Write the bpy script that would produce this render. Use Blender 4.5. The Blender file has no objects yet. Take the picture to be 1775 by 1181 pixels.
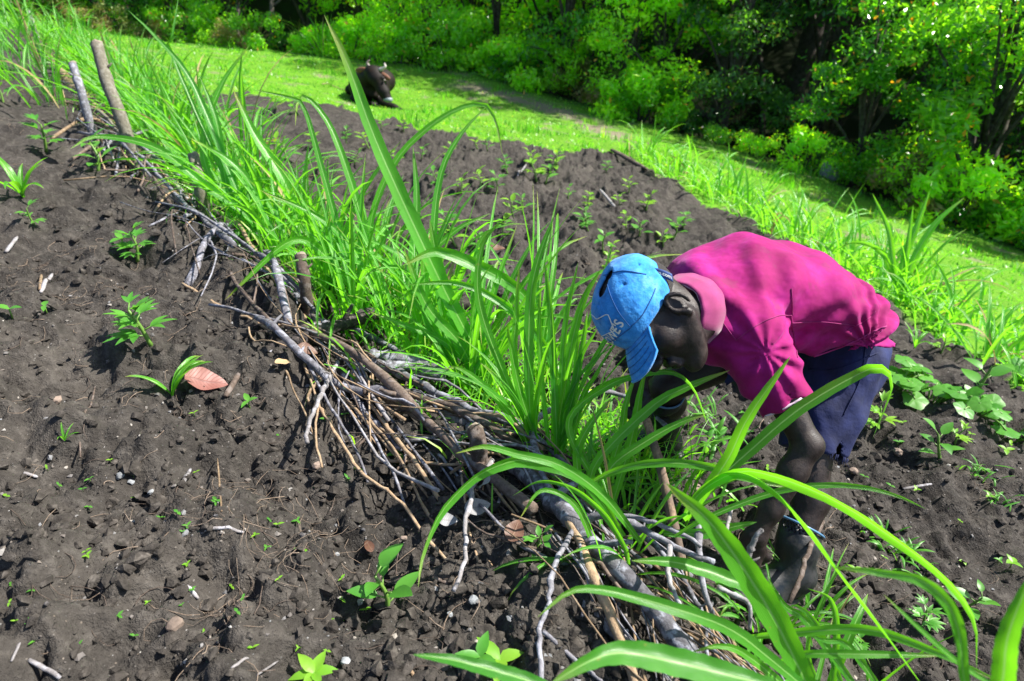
import bpy, bmesh, math, random
import numpy as np
from mathutils import Vector, Matrix
from mathutils.bvhtree import BVHTree

random.seed(7)
RNG = np.random.default_rng(11)
scene = bpy.context.scene
COL = scene.collection

# ------------------------------------------------------------------ camera, sky, sun, exposure
PW, PH = 1775.0, 1181.0
FPX = 1200.0
PITCH = math.radians(29.0)
cam_data = bpy.data.cameras.new('camera')
cam_data.sensor_width = 36.0
cam_data.lens = 36.0 * FPX / PW
cam_data.clip_start = 0.02
cam_data.clip_end = 500.0
cam_data.dof.use_dof = True
cam_data.dof.focus_distance = 1.95
cam_data.dof.aperture_fstop = 4.0
cam = bpy.data.objects.new('camera', cam_data)
COL.objects.link(cam)
cam.location = (0, 0, 0)
cam.rotation_euler = (math.radians(90) - PITCH, 0, 0)
scene.camera = cam

SUN_AZ = math.radians(82)      # from +y (view direction) towards +x
SUN_EL = math.radians(50)
world = bpy.data.worlds.new('World')
scene.world = world
world.use_nodes = True
wn = world.node_tree.nodes
wl = world.node_tree.links
sky = wn.new('ShaderNodeTexSky')
sky.sky_type = 'NISHITA'
sky.sun_disc = False
sky.sun_elevation = SUN_EL
sky.sun_rotation = SUN_AZ
bg = wn['Background']
bg.inputs['Strength'].default_value = 0.09
wl.new(sky.outputs[0], bg.inputs['Color'])
sun_d = bpy.data.lights.new('sun', 'SUN')
sun_d.energy = 5.0
sun_d.angle = math.radians(0.6)
sun_d.color = (1.0, 0.95, 0.86)
sun = bpy.data.objects.new('sun', sun_d)
COL.objects.link(sun)
sdir = Vector((math.sin(SUN_AZ) * math.cos(SUN_EL), math.cos(SUN_AZ) * math.cos(SUN_EL), math.sin(SUN_EL)))
sun.rotation_euler = sdir.to_track_quat('Z', 'Y').to_euler()
sun.location = (20, 20, 30)
scene.view_settings.view_transform = 'Standard'
scene.view_settings.look = 'None'
scene.view_settings.exposure = 1.4
scene.view_settings.gamma = 1.0
scene.view_settings.use_curve_mapping = False
scene.cycles.use_denoising = True
scene.cycles.max_bounces = 8
scene.cycles.diffuse_bounces = 3
scene.cycles.transmission_bounces = 4
scene.cycles.sample_clamp_indirect = 4.0

# ------------------------------------------------------------------ helpers
CP, SP = math.cos(PITCH), math.sin(PITCH)
def raydir(px, py):
    cx = (px - PW / 2) / FPX
    cy = (PH / 2 - py) / FPX
    return np.array([cx, CP + cy * SP, -SP + cy * CP])
def at(px, py, t):
    return raydir(px, py) * t

def tag(o, label=None, cat=None, group=None, kind=None):
    if label: o['label'] = label
    if cat: o['category'] = cat
    if group: o['group'] = group
    if kind: o['kind'] = kind
    return o
def link(name, me, mat=None, parent=None):
    o = bpy.data.objects.new(name, me)
    COL.objects.link(o)
    if mat is not None and me is not None and not me.materials:
        me.materials.append(mat)
    if parent is not None: o.parent = parent
    return o
def empty(name, loc=(0, 0, 0), rz=0.0, s=1.0):
    o = bpy.data.objects.new(name, None)
    o.empty_display_size = 0.05
    o.location = [float(c) for c in loc]
    o.rotation_euler = (0, 0, rz)
    o.scale = (s, s, s)
    COL.objects.link(o)
    return o

def np_mesh(name, V, F, smooth=True, uv=None, attrs=None):
    """V (n,3), F (m,k) with k 3 or 4, or a list of such arrays; uv (n,2) per vertex."""
    V = np.asarray(V, np.float32)
    Fs = F if isinstance(F, list) else [F]
    Fs = [np.asarray(f, np.int32) for f in Fs if len(f)]
    me = bpy.data.meshes.new(name)
    me.vertices.add(len(V))
    me.vertices.foreach_set('co', V.ravel())
    loops = np.concatenate([f.ravel() for f in Fs])
    starts, off = [], 0
    for f in Fs:
        n, k = f.shape
        starts.append(off + np.arange(n, dtype=np.int32) * k)
        off += n * k
    starts = np.concatenate(starts)
    me.loops.add(len(loops))
    me.loops.foreach_set('vertex_index', loops)
    me.polygons.add(len(starts))
    me.polygons.foreach_set('loop_start', starts)
    me.update(calc_edges=True)
    me.polygons.foreach_set('use_smooth', np.full(len(starts), bool(smooth)))
    if uv is not None:
        l = me.uv_layers.new(name='UVMap')
        l.data.foreach_set('uv', np.asarray(uv, np.float32)[loops].ravel())
    for k, a in (attrs or {}).items():
        at_ = me.attributes.new(k, 'FLOAT', 'POINT')
        at_.data.foreach_set('value', np.asarray(a, np.float32))
    me.update()
    return me

# noise ------------------------------------------------------------
_P = np.random.default_rng(3).permutation(256).astype(np.int64)
_P = np.concatenate([_P, _P, _P])
_G2 = np.stack([np.cos(np.arange(256) * 2.399963), np.sin(np.arange(256) * 2.399963)], 1)
def perlin(x, y, seed=0):
    x = np.asarray(x, float) + seed * 17.31; y = np.asarray(y, float) + seed * 9.17
    xi = np.floor(x).astype(np.int64); yi = np.floor(y).astype(np.int64)
    xf = x - xi; yf = y - yi
    u = xf * xf * xf * (xf * (xf * 6 - 15) + 10); v = yf * yf * yf * (yf * (yf * 6 - 15) + 10)
    def g(ix, iy, dx, dy):
        h = _P[(_P[ix & 255] + iy) & 255]
        return _G2[h, 0] * dx + _G2[h, 1] * dy
    a = g(xi, yi, xf, yf); b = g(xi + 1, yi, xf - 1, yf)
    c = g(xi, yi + 1, xf, yf - 1); d = g(xi + 1, yi + 1, xf - 1, yf - 1)
    return (a + u * (b - a)) * (1 - v) + (c + u * (d - c)) * v
def fbm(x, y, oct=4, seed=0, gain=0.5):
    s = 0; a = 1.0; f = 1.0
    for i in range(oct):
        s = s + a * perlin(x * f, y * f, seed + i * 3); a *= gain; f *= 2.03
    return s
def hash2(ix, iy, s):
    return ((_P[(_P[(ix + s) & 255] + iy) & 255] * 7 + _P[(_P[(iy + s * 3) & 255] + ix) & 255]) & 255) / 255.0
def clods(x, y, s, seed):
    """rounded lumps of size about s, 0..1"""
    x = np.asarray(x, float) / s; y = np.asarray(y, float) / s
    xi = np.floor(x).astype(np.int64); yi = np.floor(y).astype(np.int64)
    out = np.zeros(np.broadcast(x, y).shape)
    for dx in (-1, 0, 1):
        for dy in (-1, 0, 1):
            cx = xi + dx; cy = yi + dy
            h1 = hash2(cx, cy, seed); h2 = hash2(cx, cy, seed + 31); h3 = hash2(cx, cy, seed + 77)
            r = 0.28 + 0.6 * h3 * h3
            d = (x - cx - 0.15 - 0.7 * h1) ** 2 + (y - cy - 0.15 - 0.7 * h2) ** 2
            b = np.sqrt(np.maximum(0, 1 - d / (r * r))) * r * (h3 > 0.3)
            out = np.maximum(out, b)
    return out
def sstep(a, b, x):
    t = np.clip((np.asarray(x, float) - a) / (b - a), 0, 1)
    return t * t * (3 - 2 * t)

# ------------------------------------------------------------------ terrain
# hillside falling towards +x; anchors give the lie of the land
CA, CB, CC = -0.2, -0.145, -1.2
def plane_t(px, py):
    d = raydir(px, py)
    return -CC / (-d[2] + CA * d[0] + CB * d[1])
_anch = []
for px, py in ((0, 1181), (500, 1181), (887, 1181), (1300, 1181), (1775, 1181), (0, 900), (0, 700), (450, 800), (887, 750), (1775, 850),
               (1400, 900), (0, 400), (450, 500), (1200, 640), (1085, 795), (1360, 1030)):
    _anch.append(at(px, py, plane_t(px, py)))
for px, py, t in ((900, 330, 7.2), (760, 230, 11.0), (655, 178, 15.0), (200, 60, 20.5), (480, 90, 20.0), (830, 130, 18.5), (1060, 200, 16.5),
                  (1400, 300, 14.2), (1775, 440, 11.6), (1060, 265, 11.5), (1300, 390, 8.6), (1600, 600, 4.9), (1775, 700, 3.9),
                  (0, 150, 7.4), (100, 80, 12.0), (350, 140, 11.5), (1050, 480, 4.4)):
    _anch.append(at(px, py, t))
for x, y in ((-6, -5), (6, -5), (14, 0), (-14, 5), (0, -6), (24, 5), (-24, 20), (26, -6), (-26, -6)):
    _anch.append(np.array([x, y, CC + CA * x + CB * y]))
_anch = np.array(_anch)
_res = _anch[:, 2] - (CC + CA * _anch[:, 0] + CB * _anch[:, 1])
def _tps(r2): return 0.5 * r2 * np.log(r2 + 1e-9)
_K = _tps(((_anch[:, None, :2] - _anch[None, :, :2]) ** 2).sum(-1)) + np.eye(len(_anch)) * 0.15
_Pm = np.c_[np.ones(len(_anch)), _anch[:, :2]]
_W = np.linalg.solve(np.block([[_K, _Pm], [_Pm.T, np.zeros((3, 3))]]), np.r_[_res, 0, 0, 0])
# forest edge (x -> y)
_FE = np.array([at(px, py, t) for px, py, t in ((200, 60, 20.5), (480, 90, 20.0), (830, 130, 18.5), (1060, 200, 16.5), (1400, 300, 14.2), (1775, 440, 11.6))])
def forest_y(x):
    return np.interp(x, np.r_[-60, -16, _FE[:, 0], 14, 40], np.r_[23, 22.5, _FE[:, 1], 8.5, 4.0])
def Hs(x, y):
    """smooth ground without clods"""
    x = np.asarray(x, float); y = np.asarray(y, float)
    yb = forest_y(x)
    yc = np.minimum(y, yb + 2.0)
    xc = np.clip(x, -30, 30); 
    z = CC + CA * xc + CB * yc
    r = _W[-3] + _W[-2] * xc + _W[-1] * yc
    for (ax, ay, az), w in zip(_anch, _W[:len(_anch)]):
        r = r + w * _tps((xc - ax) ** 2 + (yc - ay) ** 2)
    z = z + r
    s = y - yb
    z = z - 1.0 * sstep(0.3, 5.0, s) + 0.42 * np.maximum(0, s - 7.0) ** 1.05
    return z
_ts = np.exp(np.linspace(math.log(0.25), math.log(60), 700))
_gcache = {}
def ground_t(px, py):
    k = (round(px, 1), round(py, 1))
    if k in _gcache: return _gcache[k]
    d = raydir(px, py)
    z = Hs(d[0] * _ts, d[1] * _ts) - d[2] * _ts
    i = np.argmax(z > 0)
    if z[i] <= 0: t = 60.0
    else:
        lo, hi = _ts[max(i - 1, 0)], _ts[i]
        for _ in range(22):
            m = 0.5 * (lo + hi)
            if float(Hs(d[0] * m, d[1] * m)) - d[2] * m > 0: hi = m
            else: lo = m
        t = 0.5 * (lo + hi)
    _gcache[k] = t
    return t
def gp(px, py):
    return at(px, py, ground_t(px, py))

# line of the brush barrier and of the second hedge row, on the ground
BAR = np.array([gp(*p)[:2] for p in ((1330, 1320), (1180, 1130), (1030, 960), (870, 830), (700, 720), (570, 620), (470, 540), (390, 450), (300, 360), (230, 280), (170, 215), (120, 150), (60, 90))])
ROW2 = np.array([gp(*p)[:2] for p in ((1900, 800), (1775, 690), (1640, 600), (1560, 545), (1400, 440), (1290, 385), (1170, 320), (1060, 262))])
def side_dist(P, x, y):
    """signed distance to polyline: positive on the downhill side (+x)"""
    x = np.asarray(x, float); y = np.asarray(y, float)
    best = np.full(np.broadcast(x, y).shape, 1e9); sg = np.ones_like(best)
    for a, b in zip(P[:-1], P[1:]):
        d = b - a; L2 = d @ d
        t = np.clip(((x - a[0]) * d[0] + (y - a[1]) * d[1]) / L2, 0, 1)
        dx = x - a[0] - t * d[0]; dy = y - a[1] - t * d[1]
        dd = np.hypot(dx, dy)
        s = np.where(d[0] * dy - d[1] * dx > 0, -1.0, 1.0)
        m = dd < best
        best = np.where(m, dd, best); sg = np.where(m, s, sg)
    return best * sg
# meadow border (soil plot below, grass above)
_MB = np.array([gp(*p)[:2] for p in ((300, 168), (380, 172), (450, 182), (520, 176), (570, 186), (640, 208), (720, 225), (800, 232), (860, 252), (930, 256), (1000, 268), (1062, 264))])
_POLY = np.r_[_MB, ROW2[::-1][1:], [[30, 2], [60, 30], [60, 80], [-60, 80], [-40, 24]], [gp(60, 60)[:2], gp(200, 130)[:2]]]
def in_poly(P, x, y):
    ins = np.zeros(np.broadcast(x, y).shape, bool)
    j = len(P) - 1
    for i in range(len(P)):
        xi, yi = P[i]; xj, yj = P[j]
        c = ((yi > y) != (yj > y)) & (x < (xj - xi) * (y - yi) / (yj - yi + 1e-12) + xi)
        ins ^= c; j = i
    return ins
def meadow(x, y):
    x = np.asarray(x, float); y = np.asarray(y, float)
    wx = 0.35 * fbm(x * 1.1, y * 1.1, 3, 21); wy = 0.35 * fbm(x * 1.1, y * 1.1, 3, 29)
    return in_poly(_POLY, x + wx, y + wy).astype(float)
MOUNDS = [(gp(px, py)[:2], r, h) for px, py, r, h in ((600, 235, 0.8, 0.14), (540, 215, .6, .12), (860, 280, .7, 0.07), (980, 300, .6, .05), (720, 262, .6, .08), (1040, 320, .6, .05),
          (420, 190, 0.7, .12), (760, 320, .5, .10), (900, 350, .5, .10), (1000, 390, .4, .09), (1090, 350, .5, .08), (1100, 420, .35, .07), (960, 430, .35, .08), (850, 420, .4, .08), (1500, 700, .45, .08), (1700, 800, .35, .07))]
def H(x, y):
    x = np.asarray(x, float); y = np.asarray(y, float)
    z = Hs(x, y)
    dist = np.hypot(x, y)
    g = meadow(x, y)
    forest = sstep(-0.5, 1.5, y - forest_y(x))
    soil = (1 - g) * (1 - forest)
    sd = side_dist(BAR, x, y)
    near = np.exp(-((sd + 0.10) / 0.22) ** 2)
    z = z + 0.055 * near - 0.05 * sstep(0.0, 0.25, sd) * np.exp(-(sd / 1.6) ** 2)
    # tilled relief
    z = z + soil * (0.09 * fbm(x * 1.3 + 4, y * 1.3, 3, 1) * np.minimum(1, 5 / (dist + .1)) + 0.075 * fbm(x * 4.1, y * 4.1, 4, 5, 0.55)
                 + 0.32 * 0.24 * clods(x + 1.7, y + .6, 0.24, 29) * sstep(-.05, .4, fbm(x * 1.1, y * 1.1, 2, 43)))
    rid = 1 - np.abs(fbm(x * 3.0, y * 3.0, 3, 9))
    z = z + soil * 0.03 * (rid ** 3 - 0.6)
    z = z + soil * (0.62 * 0.11 * clods(x, y, 0.11, 5) * (0.35 + sstep(-0.15, 0.35, fbm(x * 2.2, y * 2.2, 2, 41)))
                    + 0.75 * 0.036 * clods(x + 3.3, y + 1.1, 0.036, 17) * (0.4 + sstep(-0.2, 0.3, fbm(x * 5, y * 5, 2, 47)))
                    + 0.011 * fbm(x * 24, y * 24, 3, 13, .65) + 0.5 * .018 * clods(x + .7, y + 2.3, .018, 53) * sstep(-.1, .3, fbm(x * 6, y * 6, 2, 57)))
    for (mx, my), r, h in MOUNDS:
        z = z + soil * h * np.exp(-(((x - mx) ** 2 + (y - my) ** 2) / (r * r)))
    z = z + g * (0.05 * fbm(x * 1.2, y * 1.2, 3, 61) + 0.012 * fbm(x * 7, y * 7, 2, 65))
    z = z + forest * 0.18 * fbm(x * .6, y * .6, 3, 71)
    return z
def Hz(x, y): return float(H(np.array([x]), np.array([y]))[0])

# full relief ray: where a pixel's ray meets the tilled ground
def ground_t_full(px, py):
    d = raydir(px, py)
    t0 = ground_t(px, py)
    ts = np.linspace(t0 * 0.72, t0 * 1.3, 240)
    z = H(d[0] * ts, d[1] * ts) - d[2] * ts
    i = int(np.argmax(z > 0))
    return float(ts[i]) if z[i] > 0 else t0
def gpf(px, py):
    p = at(px, py, ground_t_full(px, py))
    p[2] = Hz(p[0], p[1])
    return p

# ------------------------------------------------------------------ materials
class NT:
    def __init__(s, name):
        s.m = bpy.data.materials.new(name); s.m.use_nodes = True
        s.t = s.m.node_tree; s.n = s.t.nodes; s.l = s.t.links
        s.b = s.n['Principled BSDF']; s.out = s.n['Material Output']
    def node(s, typ, **kw):
        n = s.n.new(typ)
        for k, v in kw.items(): setattr(n, k, v)
        return n
    def link(s, a, b): s.l.new(a, b)
    def val(s, sock, v):
        if hasattr(v, 'is_output') or isinstance(v, bpy.types.NodeSocket): s.l.new(v, sock)
        else:
            if isinstance(v, (tuple, list)) and len(v) == 3 and len(sock.default_value) == 4: v = (*v, 1)
            sock.default_value = v
    def coord(s, kind='Object'):
        return s.node('ShaderNodeTexCoord').outputs[kind]
    def mapping(s, vec, scale=(1, 1, 1), loc=(0, 0, 0)):
        n = s.node('ShaderNodeMapping'); s.link(vec, n.inputs[0]); n.inputs['Scale'].default_value = scale; n.inputs['Location'].default_value = loc
        return n.outputs[0]
    def noise(s, vec, scale=5, detail=4, rough=.55, out=0):
        n = s.node('ShaderNodeTexNoise'); n.inputs['Scale'].default_value = scale; n.inputs['Detail'].default_value = detail
        n.inputs['Roughness'].default_value = rough
        if vec is not None: s.link(vec, n.inputs['Vector'])
        return n.outputs[out]
    def voro(s, vec, scale, feature='F1', out='Distance', rand=1.0):
        n = s.node('ShaderNodeTexVoronoi'); n.feature = feature; n.inputs['Scale'].default_value = scale
        n.inputs['Randomness'].default_value = rand
        if vec is not None: s.link(vec, n.inputs['Vector'])
        return n.outputs[out]
    def ramp(s, fac, pts, interp='LINEAR'):
        n = s.node('ShaderNodeValToRGB'); cr = n.color_ramp; cr.interpolation = interp
        while len(cr.elements) < len(pts): cr.elements.new(0.5)
        for e, (p, c) in zip(cr.elements, pts):
            e.position = p; e.color = (*c, 1) if len(c) == 3 else c
        s.link(fac, n.inputs[0]); return n.outputs[0]
    def mix(s, fac, a, b, mode='MIX'):
        n = s.node('ShaderNodeMix', data_type='RGBA', blend_type=mode)
        s.val(n.inputs[0], fac); s.val(n.inputs[6], a); s.val(n.inputs[7], b)
        return n.outputs[2]
    def math(s, op, a, b=0.0, c=0.0):
        n = s.node('ShaderNodeMath', operation=op); s.val(n.inputs[0], a); s.val(n.inputs[1], b); s.val(n.inputs[2], c)
        return n.outputs[0]
    def mrange(s, v, a, b, c=0.0, d=1.0):
        n = s.node('ShaderNodeMapRange', interpolation_type='SMOOTHSTEP')
        s.link(v, n.inputs[0])
        for i, x in enumerate((a, b, c, d)): n.inputs[i + 1].default_value = x
        return n.outputs[0]
    def bump(s, h, strength=.4, dist=.01, normal=None):
        n = s.node('ShaderNodeBump'); n.inputs['Strength'].default_value = strength; n.inputs['Distance'].default_value = dist
        s.link(h, n.inputs['Height'])
        if normal is not None: s.link(normal, n.inputs['Normal'])
        return n.outputs[0]
    def attr(s, name):
        n = s.node('ShaderNodeAttribute'); n.attribute_name = name; return n.outputs['Fac']
    def rnd(s): return s.node('ShaderNodeObjectInfo').outputs['Random']
    def fin(s, color=None, rough=None, normal=None, **kw):
        if color is not None: s.val(s.b.inputs['Base Color'], color)
        if rough is not None: s.val(s.b.inputs['Roughness'], rough)
        if normal is not None: s.link(normal, s.b.inputs['Normal'])
        for k, v in kw.items(): s.val(s.b.inputs[k], v)
        return s.m
    def leafy(s, color, tcolor, fac, rough=.4, spec=.5, normal=None):
        s.fin(color, rough, normal); s.val(s.b.inputs['Specular IOR Level'], spec)
        tr = s.node('ShaderNodeBsdfTranslucent'); s.val(tr.inputs[0], tcolor)
        mx = s.node('ShaderNodeMixShader'); s.val(mx.inputs[0], fac)
        s.link(s.b.outputs[0], mx.inputs[1]); s.link(tr.outputs[0], mx.inputs[2]); s.link(mx.outputs[0], s.out.inputs[0])
        return s.m
M = {}
def make_ground_mat():
    k = NT('tilled_soil_and_turf'); o = k.coord()
    n1 = k.noise(o, 1.7, 6, .62); n2 = k.noise(o, 30, 6, .65); n3 = k.noise(o, 140, 3, .6)
    soil = k.ramp(n1, [(.32, (.017, .0146, .0126)), (.5, (.044, .0385, .0335)), (.70, (.108, .095, .082))])
    soil = k.mix(.6, soil, k.ramp(n2, [(.25, (.010, .0092, .0085)), (.5, (.042, .0380, .0345)), (.8, (.132, .120, .108))]), 'MIX')
    # small stones and specks
    vc = k.voro(o, 170, out='Color'); vd = k.voro(o, 170)
    sep = k.node('ShaderNodeSeparateColor'); k.link(vc, sep.inputs[0])
    pick = k.math('MULTIPLY', k.math('GREATER_THAN', sep.outputs[0], .95), k.math('LESS_THAN', vd, .34))
    peb = k.ramp(sep.outputs[1], [(0, (.10, .11, .12)), (.4, (.22, .20, .18)), (.7, (.30, .24, .19)), (1, (.34, .34, .34))])
    soil = k.mix(k.math('MULTIPLY', pick, .4), soil, peb)
    g = k.attr('grass')
    gn = k.noise(o, 5, 5, .6); gn2 = k.noise(o, 45, 3, .7)
    grs = k.ramp(gn, [(.25, (.045, .115, .012)), (.5, (.085, .22, .014)), (.75, (.15, .32, .02))])
    grs = k.mix(.5, grs, k.ramp(gn2, [(.2, (.03, .08, .01)), (.5, (.09, .22, .012)), (.8, (.20, .38, .03))]))
    bare = k.attr('bare')
    grs = k.mix(bare, grs, k.ramp(gn2, [(.2, (.10, .085, .06)), (.8, (.26, .22, .16))]))
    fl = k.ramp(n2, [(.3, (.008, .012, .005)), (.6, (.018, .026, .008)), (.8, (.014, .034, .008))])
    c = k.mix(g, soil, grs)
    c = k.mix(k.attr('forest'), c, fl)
    h = k.math('ADD', k.math('MULTIPLY', n2, .7), k.math('MULTIPLY', n3, .35))
    h = k.math('ADD', h, k.math('MULTIPLY', pick, .25))
    return k.fin(c, .95, k.bump(h, 1.0, .024), **{'Specular IOR Level': .15})
M['ground'] = make_ground_mat()

def blade_mat(name, g1, g2, t1, rib, fac=.45, rough=.33):
    k = NT(name)
    uv = k.node('ShaderNodeSeparateXYZ'); k.link(k.coord('UV'), uv.inputs[0])
    u = uv.outputs[0]
    du = k.math('ABSOLUTE', k.math('SUBTRACT', u, .5))
    ribm = k.mrange(du, .025, .07, 1, 0)
    vein = k.math('SINE', k.math('MULTIPLY', u, 95.0))
    nz = k.noise(k.mapping(k.coord(), (40, 40, 40)), 1, 3)
    c = k.mix(k.rnd(), g1, g2)
    c = k.mix(k.math('MULTIPLY', nz, .35), c, g2)
    c = k.mix(k.math('MULTIPLY_ADD', vein, .20, .20), c, (g1[0] * .5, g1[1] * .55, g1[2] * .5))
    c = k.mix(k.math('MULTIPLY', ribm, .75), c, rib)
    spots = k.math('GREATER_THAN', k.noise(k.coord(), 60, 2, .5), .74)
    tip = k.mrange(uv.outputs[1], .80, 1.0, 0, .9)
    c = k.mix(k.math('MAXIMUM', k.math('MULTIPLY', spots, .5), k.math('MULTIPLY', tip, k.rnd())), c, (.32, .25, .06))
    tc = k.mix(k.math('MULTIPLY', ribm, .6), t1, rib)
    nb = k.bump(k.math('ADD', vein, k.math('MULTIPLY', ribm, 2.0)), .35, .0012)
    return k.leafy(c, tc, fac, rough, .5, nb)
M['blade'] = blade_mat('grass_blade', (.030, .19, .016), (.11, .40, .026), (.25, .78, .018), (.34, .62, .16))
M['blade_far'] = blade_mat('pasture_grass_blade', (.06, .28, .018), (.12, .40, .026), (.28, .80, .018), (.36, .62, .18), .45, .28)
M['blade_dry'] = blade_mat('dry_grass_blade', (.30, .24, .10), (.38, .29, .12), (.4, .3, .1), (.45, .38, .2), .3, .6)

def small_leaf_mat(name, g1, g2, t1, fac=.4, rough=.42):
    k = NT(name)
    nz = k.noise(k.coord(), 55, 3)
    c = k.mix(k.rnd(), g1, g2)
    c = k.mix(k.math('MULTIPLY', nz, .45), c, g2)
    return k.leafy(c, t1, fac, rough, .45, k.bump(nz, .3, .002))
M['leaf'] = small_leaf_mat('seedling_leaf', (.05, .21, .025), (.10, .30, .035), (.22, .58, .03))
M['leaf_yellow'] = small_leaf_mat('young_yellow_green_leaf', (.12, .34, .02), (.20, .40, .03), (.4, .7, .03))
M['stem'] = NT('green_stem').fin((.10, .20, .03), .5)

def forest_leaf_mat(name, stops, tmul=1.5, fac=.42, rough=.24):
    k = NT(name)
    r = k.attr('rnd')
    base = k.ramp(r, stops)
    hs = k.node('ShaderNodeHueSaturation')
    k.link(base, hs.inputs['Color'])
    k.val(hs.inputs['Value'], k.math('MULTIPLY_ADD', k.rnd(), .9, 1.0))
    k.val(hs.inputs['Hue'], k.math('MULTIPLY_ADD', k.rnd(), -.035, .515))
    c = hs.outputs[0]
    tc = k.mix(1.0, c, (tmul * 1.9, tmul * 2.0, tmul * .4), 'MULTIPLY')
    return k.leafy(c, tc, fac, rough, .6)
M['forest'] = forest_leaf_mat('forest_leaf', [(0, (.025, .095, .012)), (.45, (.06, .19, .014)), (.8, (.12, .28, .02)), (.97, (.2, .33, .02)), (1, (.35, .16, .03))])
M['forest_sunlit_tone'] = forest_leaf_mat('sunlit_toned_forest_leaf', [(0, (.07, .18, .012)), (.5, (.14, .33, .016)), (.9, (.25, .42, .02)), (.98, (.25, .33, .03)), (1, (.4, .2, .04))])  # brighter copy of the forest leaf: sunlight put into the colour
M['forest_shade_tone'] = forest_leaf_mat('shade_toned_forest_leaf', [(0, (.010, .045, .014)), (.6, (.025, .095, .018)), (.96, (.05, .15, .02)), (1, (.2, .18, .04))])  # darker copy of the forest leaf: forest shade put into the colour
M['tuft'] = forest_leaf_mat('short_turf_blade', [(0, (.045, .14, .014)), (.5, (.095, .27, .02)), (.85, (.16, .37, .025)), (1, (.30, .34, .09))], 1.4, .4, .4)
M['weedy'] = forest_leaf_mat('dry_weed_leaf', [(0, (.06, .10, .015)), (.4, (.12, .16, .03)), (.7, (.22, .15, .06)), (1, (.30, .16, .09))], 1.1, .3, .6)

def bark_mat(name, dark, mid, lich, lmix=.5, sc=1.0):
    k = NT(name); o = k.coord()
    mp = k.mapping(o, (60 * sc, 60 * sc, 60 * sc))
    n = k.noise(mp, 1, 5, .65)
    c = k.ramp(n, [(.3, dark), (.7, mid)])
    tint = k.math('MULTIPLY_ADD', k.rnd(), .7, .65)
    hs = k.node('ShaderNodeHueSaturation'); k.link(c, hs.inputs['Color']); k.link(tint, hs.inputs['Value'])
    ln = k.noise(o, 38 * sc, 4, .6)
    lm = k.math('MULTIPLY', k.mrange(ln, .50, .62, 0, 1), lmix)
    c = k.mix(lm, hs.outputs[0], lich)
    n2 = k.noise(o, 220 * sc, 4, .7)
    return k.fin(c, .85, k.bump(k.math('ADD', n, n2), .6, .004), **{'Specular IOR Level': .2})
M['bark_grey'] = bark_mat('grey_lichen_bark', (.075, .072, .082), (.20, .195, .22), (.33, .34, .40), .6)
M['bark_white'] = bark_mat('bleached_pale_bark', (.13, .12, .12), (.26, .245, .25), (.37, .365, .40), .6)
M['bark_tan'] = bark_mat('dry_tan_twig', (.14, .095, .06), (.30, .21, .13), (.38, .30, .21), .4)
M['bark_brown'] = bark_mat('brown_branch', (.055, .04, .032), (.14, .105, .085), (.24, .21, .2), .35)
M['bark_burnt'] = bark_mat('charred_log', (.012, .011, .012), (.05, .042, .042), (.16, .13, .12), .55)
M['bark_stake'] = bark_mat('grey_green_stake_bark', (.075, .07, .052), (.165, .15, .115), (.23, .22, .19), .5)
M['trunk'] = bark_mat('forest_trunk', (.03, .025, .022), (.09, .075, .065), (.16, .15, .14), .3, .2)
M['cut_wood'] = NT('cut_wood_end').fin((.20, .165, .13), .85)
M['straw'] = bark_mat('straw_and_roots', (.09, .066, .05), (.21, .16, .12), (.28, .23, .19), .4)
M['root'] = bark_mat('dark_roots', (.05, .038, .03), (.14, .105, .085), (.2, .17, .15), .3)

def stone_mat(name, a, b):
    k = NT(name); o = k.coord(); n = k.noise(o, 40, 5, .6)
    c = k.ramp(n, [(.3, a), (.7, b)])
    hs = k.node('ShaderNodeHueSaturation'); k.link(c, hs.inputs['Color']); k.val(hs.inputs['Value'], k.math('MULTIPLY_ADD', k.rnd(), .8, .6))
    return k.fin(hs.outputs[0], .85, k.bump(n, .5, .004), **{'Specular IOR Level': .25})
M['stone_brown'] = stone_mat('brown_stone', (.12, .09, .075), (.26, .20, .16))
M['stone_grey'] = stone_mat('grey_stone', (.13, .14, .15), (.32, .33, .34))
M['pebbles'] = stone_mat('mixed_pebbles', (.11, .10, .095), (.24, .22, .20))
k = NT('soil_crumbs'); o_ = k.coord(); n_ = k.noise(o_, 45, 4, .6)
M['crumb'] = k.fin(k.ramp(n_, [(.25, (.016, .0142, .0126)), (.55, (.050, .044, .039)), (.8, (.13, .116, .102))]), .97, k.bump(k.noise(o_, 260, 3), .7, .004), **{'Specular IOR Level': .1})

# ------------------------------------------------------------------ the ground sheet
def axis(lo, hi, fine_lo, fine_hi, fine, grow, cap):
    c = list(np.arange(fine_lo, fine_hi, fine)); s = fine
    while c[-1] < hi: s = min(s * grow, cap); c.append(c[-1] + s)
    s = fine; left = [fine_lo]
    while left[-1] > lo: s = min(s * grow, cap); left.append(left[-1] - s)
    return np.array(left[1:][::-1] + c)
gx = axis(-60, 60, -1.25, 1.35, 0.011, 1.03, 2.0)
gy = axis(-8, 75, 0.75, 2.75, 0.011, 1.0105, 1.5)
GX, GY = np.meshgrid(gx, gy)
GZ = H(GX, GY)
nx, ny = len(gx), len(gy)
idx = np.arange(nx * ny).reshape(ny, nx)
Fq = np.stack([idx[:-1, :-1], idx[:-1, 1:], idx[1:, 1:], idx[1:, :-1]], -1).reshape(-1, 4)
_gm = meadow(GX, GY)
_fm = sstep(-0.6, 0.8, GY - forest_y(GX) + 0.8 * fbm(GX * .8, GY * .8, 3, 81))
_tr0, _tr1 = gp(850, 158)[:2], gp(1060, 235)[:2]
_td = side_dist(np.array([gp(820, 152)[:2], gp(930, 180)[:2], gp(1000, 205)[:2], gp(1080, 240)[:2]]), GX, GY)
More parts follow.
